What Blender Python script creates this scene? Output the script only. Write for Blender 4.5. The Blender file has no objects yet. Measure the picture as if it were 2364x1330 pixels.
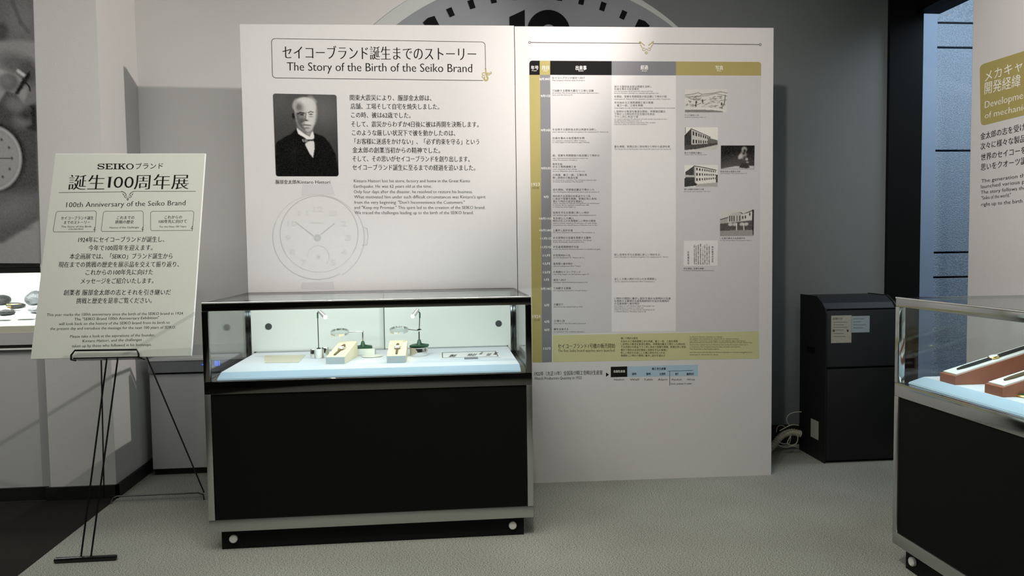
import bpy, bmesh, math, random
import numpy as np
from mathutils import Vector, Matrix

random.seed(7)
S = bpy.context.scene
COL = S.collection

# ------------------------------------------------------------------ camera
F = 1750.0
EYE = Vector((0, 0, 1.4))
YAW, PITCH, ROLL = math.radians(5.4), math.radians(3.15), math.radians(0.77)
fwd = Vector((math.sin(YAW) * math.cos(PITCH), math.cos(YAW) * math.cos(PITCH), -math.sin(PITCH)))
_r0 = Vector((math.cos(YAW), -math.sin(YAW), 0))
_u0 = _r0.cross(fwd)
CR = _r0 * math.cos(ROLL) - _u0 * math.sin(ROLL)
CU = _u0 * math.cos(ROLL) + _r0 * math.sin(ROLL)
cam_data = bpy.data.cameras.new('camera')
cam = bpy.data.objects.new('camera', cam_data)
COL.objects.link(cam)
cam_data.sensor_fit = 'HORIZONTAL'
cam_data.sensor_width = 36
cam_data.lens = 36 * F / 2364
cam_data.clip_start = 0.05
m = Matrix.Identity(4)
for i in range(3):
    m[i][0], m[i][1], m[i][2], m[i][3] = CR[i], CU[i], -fwd[i], EYE[i]
cam.matrix_world = m
S.camera = cam

# ------------------------------------------------------------------ world, lights, exposure
S.view_settings.view_transform = 'Standard'
S.view_settings.look = 'None'
S.view_settings.gamma = 1
S.view_settings.exposure = 0.0
w = bpy.data.worlds.new('world')
S.world = w
w.use_nodes = True
w.node_tree.nodes['Background'].inputs[0].default_value = (1.0, 1.0, 0.95, 1)
w.node_tree.nodes['Background'].inputs[1].default_value = 0.02


def light(name, kind, loc, energy, color=(1, 1, 1), target=None, **kw):
    d = bpy.data.lights.new(name, kind)
    d.energy = energy
    d.color = color
    for k, v in kw.items():
        setattr(d, k, v)
    o = bpy.data.objects.new(name, d)
    o.location = loc
    if target is not None:
        o.rotation_euler = (Vector(target) - Vector(loc)).to_track_quat('-Z', 'Y').to_euler()
    COL.objects.link(o)
    return o


WARM = (1.0, 0.91, 0.87)
COOL = (0.74, 0.93, 1.0)
light('track_spot', 'SPOT', (2.77, 2.6, 3.42), 490, WARM, (-1.5, 4.6, 2.25), spot_size=math.radians(50), spot_blend=0.6, shadow_soft_size=0.03)
light('track_spot', 'SPOT', (0.5, 1.9, 3.4), 165, WARM, (1.45, 4.38, 2.3), spot_size=math.radians(60), spot_blend=1.0, shadow_soft_size=0.05)
light('track_spot', 'SPOT', (-0.46, 1.9, 3.4), 26, WARM, (-0.1, 4.2, 1.5), spot_size=math.radians(75), spot_blend=0.8, shadow_soft_size=0.05)
light('track_spot', 'SPOT', (-0.87, 1.9, 3.4), 22, WARM, (-0.6, 4.2, 1.4), spot_size=math.radians(75), spot_blend=0.8, shadow_soft_size=0.05)
light('track_spot', 'SPOT', (1.5, 1.6, 3.4), 250, WARM, (2.9, 3.0, 2.4), spot_size=math.radians(60), spot_blend=0.9, shadow_soft_size=0.05)
light('track_spot', 'SPOT', (0.23, 1.9, 3.4), 140, (1.0, 0.98, 0.88), (0.8, 2.3, 0), spot_size=math.radians(88), spot_blend=0.9, shadow_soft_size=0.07)
light('ambient_fill', 'AREA', (-1.2, 1.7, 3.55), 105, (1.0, 1.0, 0.95), (-1.2, 1.7, 0), shape='RECTANGLE', size=4.0, size_y=3.2)  # added broad fill for the ambient light, not a real fixture
light('case_strip_light', 'AREA', (-0.33, 3.66, 1.116), 2.7, COOL, (-0.33, 4.1, 0.82), shape='RECTANGLE', size=1.38, size_y=0.02)
light('case_strip_light', 'AREA', (2.03, 2.3, 1.116), 3.2, COOL, (2.4, 2.3, 0.8), shape='RECTANGLE', size=1.38, size_y=0.02)
light('showcase_light', 'AREA', (-3.0, 4.62, 1.255), 8.0, (0.97, 1.0, 0.97), (-3.0, 4.7, 0.9), shape='RECTANGLE', size=1.5, size_y=0.1)
light('evening_sky', 'AREA', (4.2, 4.4, 3.4), 42, (0.80, 0.90, 1.0), (3.9, 5.9, 1.9), shape='RECTANGLE', size=1.6, size_y=0.8)


# ------------------------------------------------------------------ pixel -> point on a real plane
def ray(x, y):
    return fwd * F + CR * (x - 1182) + CU * (665 - y)


def hit(x, y, p, n):
    d = ray(x, y)
    n = Vector(n)
    return EYE + d * (((Vector(p) - EYE).dot(n)) / d.dot(n))


def on_y(x, y, Y): return hit(x, y, (0, Y, 0), (0, 1, 0))
def on_z(x, y, Z): return hit(x, y, (0, 0, Z), (0, 0, 1))


class Plane:
    """a flat printed face: s along ux, t along up, d out of the face"""
    def __init__(s, o, ux, up):
        s.o = Vector(o); s.ux = Vector(ux).normalized(); s.up = Vector(up).normalized()
        s.n = s.ux.cross(s.up)          # towards the viewer

    def st(s, x, y):
        p = hit(x, y, s.o, s.n) - s.o
        return (p.dot(s.ux), p.dot(s.up))

    def at(s, a, b, d=0.0):
        return s.o + s.ux * a + s.up * b + s.n * d


# ------------------------------------------------------------------ materials
def mat(name, col, rough=0.6, metal=0.0, noise=0.0, nscale=40, bump=0.0, emit=None, estr=1.0, spec=0.5, col2=None):
    m = bpy.data.materials.new(name)
    m.use_nodes = True
    nt = m.node_tree
    b = nt.nodes['Principled BSDF']
    b.inputs['Base Color'].default_value = (*col, 1)
    b.inputs['Roughness'].default_value = rough
    b.inputs['Metallic'].default_value = metal
    b.inputs['Specular IOR Level'].default_value = spec
    if noise or bump or col2:
        tc = nt.nodes.new('ShaderNodeTexCoord')
        no = nt.nodes.new('ShaderNodeTexNoise')
        no.inputs['Scale'].default_value = nscale
        no.inputs['Detail'].default_value = 4
        nt.links.new(tc.outputs['Object'], no.inputs['Vector'])
        if noise or col2:
            mx = nt.nodes.new('ShaderNodeMix'); mx.data_type = 'RGBA'
            a = [max(0, c * (1 - noise)) for c in col]
            c2 = col2 or [min(1, c * (1 + noise)) for c in col]
            mx.inputs[6].default_value = (*a, 1)
            mx.inputs[7].default_value = (*c2, 1)
            nt.links.new(no.outputs['Fac'], mx.inputs[0])
            nt.links.new(mx.outputs[2], b.inputs['Base Color'])
        if bump:
            bp = nt.nodes.new('ShaderNodeBump')
            bp.inputs['Strength'].default_value = bump
            bp.inputs['Distance'].default_value = 0.01
            nt.links.new(no.outputs['Fac'], bp.inputs['Height'])
            nt.links.new(bp.outputs[0], b.inputs['Normal'])
    if emit:
        b.inputs['Emission Color'].default_value = (*emit, 1)
        b.inputs['Emission Strength'].default_value = estr
    return m


def glass_mat(name, tint=(0.975, 0.99, 0.985), refl=0.025):
    m = bpy.data.materials.new(name)
    m.use_nodes = True
    nt = m.node_tree
    nt.nodes.clear()
    out = nt.nodes.new('ShaderNodeOutputMaterial')
    mix = nt.nodes.new('ShaderNodeMixShader')
    tr = nt.nodes.new('ShaderNodeBsdfTransparent'); tr.inputs[0].default_value = (*tint, 1)
    gl = nt.nodes.new('ShaderNodeBsdfGlossy'); gl.inputs['Roughness'].default_value = 0.0
    geo = nt.nodes.new('ShaderNodeNewGeometry')
    dt = nt.nodes.new('ShaderNodeVectorMath'); dt.operation = 'DOT_PRODUCT'
    nt.links.new(geo.outputs['Normal'], dt.inputs[0]); nt.links.new(geo.outputs['Incoming'], dt.inputs[1])
    prev = dt.outputs['Value']
    for op, val in (('ABSOLUTE', None), ('SUBTRACT', 1.0), ('POWER', 5.0), ('MULTIPLY', 0.75), ('ADD', refl)):
        mth = nt.nodes.new('ShaderNodeMath'); mth.operation = op
        if op == 'SUBTRACT':
            mth.inputs[0].default_value = 1.0; nt.links.new(prev, mth.inputs[1])
        else:
            nt.links.new(prev, mth.inputs[0])
            if val is not None: mth.inputs[1].default_value = val
        prev = mth.outputs[0]
    nt.links.new(prev, mix.inputs[0])
    nt.links.new(tr.outputs[0], mix.inputs[1])
    nt.links.new(gl.outputs[0], mix.inputs[2])
    nt.links.new(mix.outputs[0], out.inputs[0])
    return m


def carpet_mat(name, c1, c2):
    m = mat(name, c1, rough=0.95, spec=0.1)
    nt = m.node_tree
    b = nt.nodes['Principled BSDF']
    tc = nt.nodes.new('ShaderNodeTexCoord')
    mp = nt.nodes.new('ShaderNodeMapping'); mp.inputs['Scale'].default_value = (170, 380, 170)
    n1 = nt.nodes.new('ShaderNodeTexNoise'); n1.inputs['Scale'].default_value = 1.0; n1.inputs['Detail'].default_value = 3
    n2 = nt.nodes.new('ShaderNodeTexNoise'); n2.inputs['Scale'].default_value = 1.7
    nt.links.new(tc.outputs['Object'], mp.inputs[0]); nt.links.new(mp.outputs[0], n1.inputs['Vector'])
    nt.links.new(tc.outputs['Object'], n2.inputs['Vector'])
    cr = nt.nodes.new('ShaderNodeValToRGB')
    cr.color_ramp.elements[0].position = 0.35; cr.color_ramp.elements[1].position = 0.65
    cr.color_ramp.elements[0].color = (*c1, 1); cr.color_ramp.elements[1].color = (*c2, 1)
    nt.links.new(n1.outputs['Fac'], cr.inputs[0])
    mx = nt.nodes.new('ShaderNodeMix'); mx.data_type = 'RGBA'; mx.blend_type = 'MULTIPLY'
    mx.inputs[0].default_value = 0.35
    nt.links.new(cr.outputs[0], mx.inputs[6]); nt.links.new(n2.outputs['Fac'], mx.inputs[7])
    nt.links.new(mx.outputs[2], b.inputs['Base Color'])
    bp = nt.nodes.new('ShaderNodeBump'); bp.inputs['Strength'].default_value = 0.4; bp.inputs['Distance'].default_value = 0.004
    nt.links.new(n1.outputs['Fac'], bp.inputs['Height']); nt.links.new(bp.outputs[0], b.inputs['Normal'])
    return m


M = {}
M['wall'] = mat('wall_paint', (0.62, 0.61, 0.59), 0.8, noise=0.03, nscale=120, bump=0.05)
M['wall_grey'] = mat('dark_grey_wall_paint', (0.155, 0.175, 0.172), 0.55, noise=0.05, nscale=6)
M['wall_dark'] = mat('lower_wall_paint', (0.5, 0.5, 0.5), 0.8, noise=0.03, nscale=120)
M['rear'] = mat('dark_wall_paint', (0.06, 0.06, 0.058), 0.9)
M['ceiling'] = mat('ceiling_paint', (0.05, 0.05, 0.05), 0.9)
M['base'] = mat('black_baseboard', (0.012, 0.012, 0.012), 0.5)
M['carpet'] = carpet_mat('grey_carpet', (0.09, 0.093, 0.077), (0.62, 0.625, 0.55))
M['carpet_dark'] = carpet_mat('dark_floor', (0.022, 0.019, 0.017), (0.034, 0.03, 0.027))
M['panel'] = mat('panel_print_white', (0.67, 0.655, 0.64), 0.55, noise=0.03, nscale=60)
M['panel_edge'] = mat('panel_edge', (0.6, 0.6, 0.6), 0.6)
M['cell_light'] = mat('cell_light_grey', (0.59, 0.58, 0.575), 0.6, noise=0.02)
M['cell_white'] = mat('cell_white', (0.76, 0.745, 0.73), 0.6, noise=0.02)
M['ink'] = mat('black_ink', (0.012, 0.010, 0.009), 0.8, spec=0.05)
M['ink_grey'] = mat('grey_ink', (0.075, 0.07, 0.065), 0.8, spec=0.05)
M['ink_faint'] = mat('faint_ink', (0.50, 0.505, 0.485), 0.6)
M['ink_fainter'] = mat('fainter_ink', (0.62, 0.62, 0.60), 0.6)
M['white_ink'] = mat('white_ink', (0.9, 0.89, 0.84), 0.6)
M['olive'] = mat('olive_print', (0.40, 0.34, 0.115), 0.6, noise=0.12, nscale=300)
M['olive_pale'] = mat('pale_olive_print', (0.58, 0.56, 0.30), 0.6, noise=0.08, nscale=200)
M['grey_print'] = mat('grey_print', (0.20, 0.205, 0.215), 0.6, noise=0.08, nscale=300)
M['black_print'] = mat('black_print', (0.013, 0.013, 0.013), 0.8, spec=0.08)
M['blue_print'] = mat('pale_blue_print', (0.40, 0.56, 0.66), 0.6, noise=0.04)
M['chrome'] = mat('mirror_steel', (0.52, 0.53, 0.52), 0.12, 1.0)
M['chrome_dark_reflection'] = mat('mirror_steel_dark_reflection', (0.16, 0.155, 0.15), 0.13, 1.0)  # mirror steel with the dark room's reflection put into its base colour
M['steel'] = mat('brushed_steel', (0.55, 0.56, 0.54), 0.33, 1.0, noise=0.05, nscale=80)
M['edge_metal'] = mat('polished_edge_metal', (0.75, 0.74, 0.72), 0.05, 1.0)
M['silver'] = mat('polished_silver', (0.8, 0.8, 0.78), 0.12, 1.0)
M['black_panel'] = mat('black_laminate', (0.004, 0.004, 0.004), 0.6, spec=0.12)
M['plinth'] = mat('black_plinth', (0.004, 0.004, 0.004), 0.7, spec=0.2)
M['glass'] = glass_mat('case_glass')
M['glass_edge'] = mat('glass_edge', (0.03, 0.06, 0.055), 0.2)
M['pane'] = glass_mat('window_glass', (0.93, 0.96, 0.99), 0.02)
M['deck'] = mat('white_deck_cloth', (0.70, 0.745, 0.78), 0.8, noise=0.02, nscale=200, bump=0.05)
M['deck_blue_shade'] = mat('deck_cloth_blue_shade', (0.42, 0.57, 0.68), 0.8)  # deck cloth with the cool LED tint and shade put into its colour
M['backboard'] = mat('white_backboard', (0.78, 0.81, 0.75), 0.5)
M['hole'] = mat('finger_hole', (0.05, 0.06, 0.055), 0.5)
M['white_plastic'] = mat('white_plastic', (0.65, 0.64, 0.6), 0.4)
M['card'] = mat('poster_board', (0.52, 0.54, 0.475), 0.55, noise=0.03, nscale=60)
M['card_edge'] = mat('white_foam_edge', (0.9, 0.9, 0.88), 0.7)
M['black_metal'] = mat('black_wire', (0.008, 0.008, 0.008), 0.2)
M['bin'] = mat('black_cabinet', (0.011, 0.012, 0.012), 0.5, spec=0.25)
M['bin_front'] = mat('dark_blue_grey_cabinet_front', (0.02, 0.024, 0.027), 0.5, spec=0.3)
M['sticker'] = mat('beige_sticker', (0.36, 0.36, 0.31), 0.7, noise=0.15, nscale=90)
M['sticker_blue'] = mat('pale_blue_sticker', (0.27, 0.34, 0.37), 0.7, noise=0.15, nscale=90)
M['beige'] = mat('beige_hose', (0.42, 0.40, 0.30), 0.6)
M['cable'] = mat('pale_cable', (0.45, 0.43, 0.34), 0.5)
M['post'] = mat('black_frame', (0.004, 0.005, 0.005), 0.7, spec=0.12)
M['stone'] = mat('blue_grey_stone', (0.34, 0.41, 0.48), 0.9, noise=0.75, nscale=110, bump=0.9)
M['stone_smooth'] = mat('smooth_blue_stone', (0.27, 0.34, 0.43), 0.8, noise=0.05, nscale=30)
M['joint'] = mat('dark_joint', (0.02, 0.03, 0.045), 0.9)
M['lamp_white'] = mat('lamp_white', (0.75, 0.72, 0.7), 0.25, 0.6)
M['bulb'] = mat('warm_bulb', (1, 1, 1), 0.4, emit=(1.0, 0.80, 0.45), estr=1.8)
M['led'] = mat('led_strip', (1, 1, 1), 0.4, emit=(0.85, 0.97, 1.0), estr=4)
M['blue_led'] = mat('blue_led', (0.02, 0.05, 0.5), 0.4, emit=(0.05, 0.15, 1.0), estr=1.2)
M['green_iron'] = mat('green_enamel', (0.02, 0.075, 0.035), 0.35)
M['stand'] = mat('cream_suede', (0.70, 0.66, 0.50), 0.8)
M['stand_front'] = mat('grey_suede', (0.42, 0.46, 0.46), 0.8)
M['strap'] = mat('brown_leather', (0.11, 0.075, 0.03), 0.6)
M['strap_black'] = mat('black_leather', (0.015, 0.015, 0.015), 0.5)
M['dial'] = mat('white_dial', (0.85, 0.85, 0.8), 0.3)
M['gold'] = mat('gold', (0.8, 0.58, 0.22), 0.2, 1.0)
M['parchment'] = mat('parchment', (0.62, 0.60, 0.46), 0.8, noise=0.1, nscale=60)
M['paper'] = mat('paper', (0.72, 0.74, 0.72), 0.8, noise=0.05, nscale=80)
M['wood'] = mat('red_brown_wood', (0.30, 0.105, 0.055), 0.45, noise=0.25, nscale=14)
M['pad'] = mat('white_pad', (0.72, 0.74, 0.68), 0.8)
M['rock'] = mat('blackened_metal', (0.03, 0.03, 0.032), 0.45, 0.3, noise=0.5, nscale=90, bump=0.6)
M['rock_grey'] = mat('grey_fused_metal', (0.20, 0.21, 0.22), 0.4, 0.6, noise=0.5, nscale=90, bump=0.6)
M['niche'] = mat('niche_white', (0.86, 0.87, 0.84), 0.7)
M['niche_strip'] = mat('niche_cream', (0.60, 0.60, 0.48), 0.7)
M['clock_dial'] = mat('clock_dial_grey', (0.235, 0.26, 0.27), 0.6, noise=0.06, nscale=8)
M['clock_rim'] = mat('clock_rim_grey', (0.50, 0.53, 0.51), 0.6)
M['clock_black'] = mat('clock_black', (0.006, 0.006, 0.007), 0.8, spec=0.1)

# vertex-coloured print
m = bpy.data.materials.new('photo_print'); m.use_nodes = True
nt = m.node_tree
at = nt.nodes.new('ShaderNodeAttribute'); at.attribute_name = 'print'
nt.links.new(at.outputs['Color'], nt.nodes['Principled BSDF'].inputs['Base Color'])
nt.nodes['Principled BSDF'].inputs['Roughness'].default_value = 0.7
nt.nodes['Principled BSDF'].inputs['Specular IOR Level'].default_value = 0.03
M['photo'] = m


# ------------------------------------------------------------------ objects
def empty(name, loc, label=None, cat=None, group=None):
    o = bpy.data.objects.new(name, None)
    o.empty_display_size = 0.1
    o.location = loc
    COL.objects.link(o)
    return tag(o, label, cat, group)


def tag(o, label=None, cat=None, group=None, kind=None):
    if label: o['label'] = label
    if cat: o['category'] = cat
    if group: o['group'] = group
    if kind: o['kind'] = kind
    return o


ROOTLOC = {}


def root_loc(o):
    l = Vector((0, 0, 0))
    while o is not None:
        l += Vector(o.location)
        o = o.parent
    return l


class MB:
    """collects shapes in world coordinates; put() links them as ONE mesh object"""
    def __init__(s):
        s.v = []; s.f = []

    def add(s, vs, fs):
        k = len(s.v)
        s.v += [tuple(v) for v in vs]
        s.f += [tuple(i + k for i in f) for f in fs]
        return s

    def box(s, x0, x1, y0, y1, z0, z1, bev=0.0):
        if bev:
            bm = bmesh.new()
            bmesh.ops.create_cube(bm, size=1)
            for v in bm.verts:
                v.co = Vector((x0 + (x1 - x0) * (v.co.x + .5), y0 + (y1 - y0) * (v.co.y + .5), z0 + (z1 - z0) * (v.co.z + .5)))
            bmesh.ops.bevel(bm, geom=bm.edges[:], offset=bev, segments=2, affect='EDGES', profile=0.5)
            return s.bm(bm)
        v = [(x, y, z) for z in (z0, z1) for y in (y0, y1) for x in (x0, x1)]
        return s.add(v, [(0, 2, 3, 1), (4, 5, 7, 6), (0, 1, 5, 4), (2, 6, 7, 3), (0, 4, 6, 2), (1, 3, 7, 5)])

    def bm(s, bm, mtx=None):
        bm.verts.ensure_lookup_table()
        vs = [(mtx @ v.co) if mtx else v.co.copy() for v in bm.verts]
        for i, v in enumerate(bm.verts): v.index = i
        s.add(vs, [[v.index for v in f.verts] for f in bm.faces])
        bm.free()
        return s

    def tube(s, pts, r, n=8, closed=False, cap=True, r1=None):
        pts = [Vector(p) for p in pts]
        N = len(pts)
        rings = []
        prev = None
        for i, p in enumerate(pts):
            if closed:
                t = (pts[(i + 1) % N] - pts[i - 1]).normalized()
            else:
                t = (pts[min(i + 1, N - 1)] - pts[max(i - 1, 0)]).normalized()
            if prev is None:
                a = Vector((0, 0, 1)) if abs(t.z) < 0.9 else Vector((1, 0, 0))
                u = t.cross(a).normalized()
            else:
                u = (prev - t * prev.dot(t)).normalized()
            prev = u
            w_ = t.cross(u)
            rr = r if r1 is None else r + (r1 - r) * i / max(1, N - 1)
            rings.append([p + (u * math.cos(2 * math.pi * k / n) + w_ * math.sin(2 * math.pi * k / n)) * rr for k in range(n)])
        vs = [v for rg in rings for v in rg]
        fs = []
        for i in range(N if closed else N - 1):
            for k in range(n):
                a, b = i * n + k, i * n + (k + 1) % n
                c, d = ((i + 1) % N) * n + (k + 1) % n, ((i + 1) % N) * n + k
                fs.append((a, b, c, d))
        if cap and not closed:
            fs.append(tuple(range(n - 1, -1, -1)))
            fs.append(tuple((N - 1) * n + k for k in range(n)))
        return s.add(vs, fs)

    def lathe(s, prof, c, n=24, axis=(0, 0, 1)):
        """prof: list of (radius, height along axis)"""
        q = Vector((0, 0, 1)).rotation_difference(Vector(axis).normalized())
        vs = []; fs = []
        for (r, h) in prof:
            for k in range(n):
                a = 2 * math.pi * k / n
                vs.append(Vector(c) + q @ Vector((r * math.cos(a), r * math.sin(a), h)))
        for i in range(len(prof) - 1):
            for k in range(n):
                fs.append((i * n + k, i * n + (k + 1) % n, (i + 1) * n + (k + 1) % n, (i + 1) * n + k))
        fs.append(tuple(range(n - 1, -1, -1)))
        fs.append(tuple((len(prof) - 1) * n + k for k in range(n)))
        return s.add(vs, fs)

    def prism(s, pts, off):
        """closed outline (3D) extruded by vector off"""
        n = len(pts)
        off = Vector(off)
        vs = [Vector(p) for p in pts] + [Vector(p) + off for p in pts]
        fs = [tuple(range(n)), tuple(range(2 * n - 1, n - 1, -1))]
        fs += [(i, i + n, (i + 1) % n + n, (i + 1) % n) for i in range(n)]
        return s.add(vs, fs)

    def put(s, name, m, parent=None, smooth=False, origin=None):
        me = bpy.data.meshes.new(name)
        o = bpy.data.objects.new(name, me)
        base = root_loc(parent)
        loc = Vector((0, 0, 0))
        if parent is not None:
            o.parent = parent
        if origin is not None:
            loc = Vector(origin) - base
            o.location = loc
        sh = base + loc
        me.from_pydata([(v[0] - sh.x, v[1] - sh.y, v[2] - sh.z) for v in s.v], [], s.f)
        if isinstance(m, (list, tuple)):
            for mm in m: me.materials.append(M[mm])
        else:
            me.materials.append(M[m])
        bm = bmesh.new(); bm.from_mesh(me)
        bmesh.ops.recalc_face_normals(bm, faces=bm.faces[:])
        bm.to_mesh(me); bm.free()
        if smooth:
            for p in me.polygons: p.use_smooth = True
            me.set_sharp_from_angle(angle=math.radians(35))
        COL.objects.link(o)
        return o


def struct(name, m_, mb):
    return tag(mb.put(name, m_), kind='structure')


def copy_tree(o, parent=None):
    c = o.copy()
    COL.objects.link(c)
    c.parent = parent
    for ch in list(o.children):
        copy_tree(ch, c)
    return c


# ------------------------------------------------------------------ lettering
_txt = bpy.data.objects.new('text_tmp', bpy.data.curves.new('text_tmp', 'FONT'))
COL.objects.link(_txt)
_cache = {}


def text_mesh(body, offset=0.0, res=2, space=1.0):
    key = (body, offset, res, space)
    if key in _cache: return _cache[key]
    c = _txt.data
    c.body = body; c.size = 1.0; c.offset = offset; c.resolution_u = res; c.space_character = space
    dg = bpy.context.evaluated_depsgraph_get()
    dg.update()
    me = bpy.data.meshes.new_from_object(_txt.evaluated_get(dg))
    vs = np.array([v.co[:2] for v in me.vertices]) if len(me.vertices) else np.zeros((0, 2))
    fs = [tuple(p.vertices) for p in me.polygons]
    # boundary edges, for serifs
    cnt = {}
    for p in me.polygons:
        for e in p.edge_keys: cnt[e] = cnt.get(e, 0) + 1
    be = [e for e, k in cnt.items() if k == 1]
    bpy.data.meshes.remove(me)
    _cache[key] = (vs, fs, be)
    return _cache[key]


def serifs(vs, be, size=0.055, th=0.028):
    q = []
    for a, b in be:
        (x0, y0), (x1, y1) = vs[a], vs[b]
        if abs(y0 - y1) > 0.002: continue
        L, R = min(x0, x1), max(x0, x1)
        if not (0.03 < R - L < 0.13): continue
        if abs(y0) < 0.012:
            q.append((L - size, R + size, y0, y0 + th))
        elif y0 > 0.66:
            q.append((L - size, R + (size if y0 < 0.74 else 0), y0 - th, y0))
        elif 0.5 < y0 < 0.58:
            q.append((L - size, R, y0 - th, y0))
    return q


def put_text(mb, pl, body, x0, y0, x1, y1, h, depth=0.0008, style='plain', res=1, maxw=None):
    """one line of lettering printed on plane pl from pixel (x0,y0) to (x1,y1) on the baseline; h = em height in px"""
    ascii_ = all(ord(c) < 128 for c in body)
    off = {'plain': 0.0, 'bold': 0.0, 'thin': -0.008, 'serif': -0.012, 'mincho': -0.017 if h > 20 else -0.010}[style]
    res = max(res, 2)
    vs, fs, be = text_mesh(body, off, res)
    if len(vs) == 0: return
    a = Vector((*pl.st(x0, y0), 0)); b = Vector((*pl.st(x1, y1), 0))
    top = Vector((*pl.st(x0, y0 - h), 0))
    em = (top - a).length / (0.80 if not ascii_ else 0.74)
    xmin, xmax = vs[:, 0].min(), vs[:, 0].max()
    sx = (b - a).length / max(1e-6, (xmax - xmin))
    dirv = (b - a).normalized()
    upv = Vector((-dirv.y, dirv.x, 0))

    def W(x, y, d):
        p = a + dirv * ((x - xmin) * sx) + upv * (y * em)
        return pl.at(p.x, p.y, d)
    shifts = [0.0]
    if style == 'serif': shifts = [-0.010, 0.010]
    if style == 'bold': shifts = [-0.022, 0.0, 0.022]
    if style == 'mincho': shifts = [-0.024, -0.008, 0.008, 0.024] if h > 20 else [-0.018, 0.018]
    for k, sh in enumerate(shifts):
        mb.add([W(x + sh, y, depth + 0.00002 * k) for x, y in vs], fs)
    if style == 'serif' and ascii_:
        for k, (l, r, lo, hi) in enumerate(serifs(vs, be)):
            mb.add([W(l, lo, depth + .00007), W(r, lo, depth + .00007), W(r, hi, depth + .00007), W(l, hi, depth + .00007)], [(0, 1, 2, 3)])


def quad_px(mb, pl, pts, d0=0.0004):
    p = [pl.at(*pl.st(*q), d0) for q in pts]
    mb.add(p, [tuple(range(len(p)))])


def slab_px(mb, pl, pts, d=0.0006):
    """thin printed block, outline in pixels on plane"""
    p = [pl.at(*pl.st(*q), 0.0) for q in pts]
    mb.prism(p, pl.n * d)


def line_px(mb, pl, pts, wpx, d=0.0009):
    st = [Vector(pl.st(*q)) for q in pts]
    a = Vector(pl.st(pts[0][0] + 10, pts[0][1])) - Vector(pl.st(*pts[0]))
    wd = a.length / 10 * wpx / 2
    for i in range(len(st) - 1):
        t = (st[i + 1] - st[i])
        if t.length < 1e-7: continue
        t = t.normalized()
        nrm = Vector((-t.y, t.x)) * wd
        e = t * wd * 0.5
        q = [st[i] - e - nrm, st[i + 1] + e - nrm, st[i + 1] + e + nrm, st[i] - e + nrm]
        mb.add([pl.at(v.x, v.y, d + 0.00001 * (i % 3)) for v in q], [(0, 1, 2, 3)])


def arc_px(cx, cy, rx, ry, a0, a1, n=24):
    return [(cx + rx * math.cos(math.radians(a0 + (a1 - a0) * k / n)), cy + ry * math.sin(math.radians(a0 + (a1 - a0) * k / n))) for k in range(n + 1)]


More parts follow.
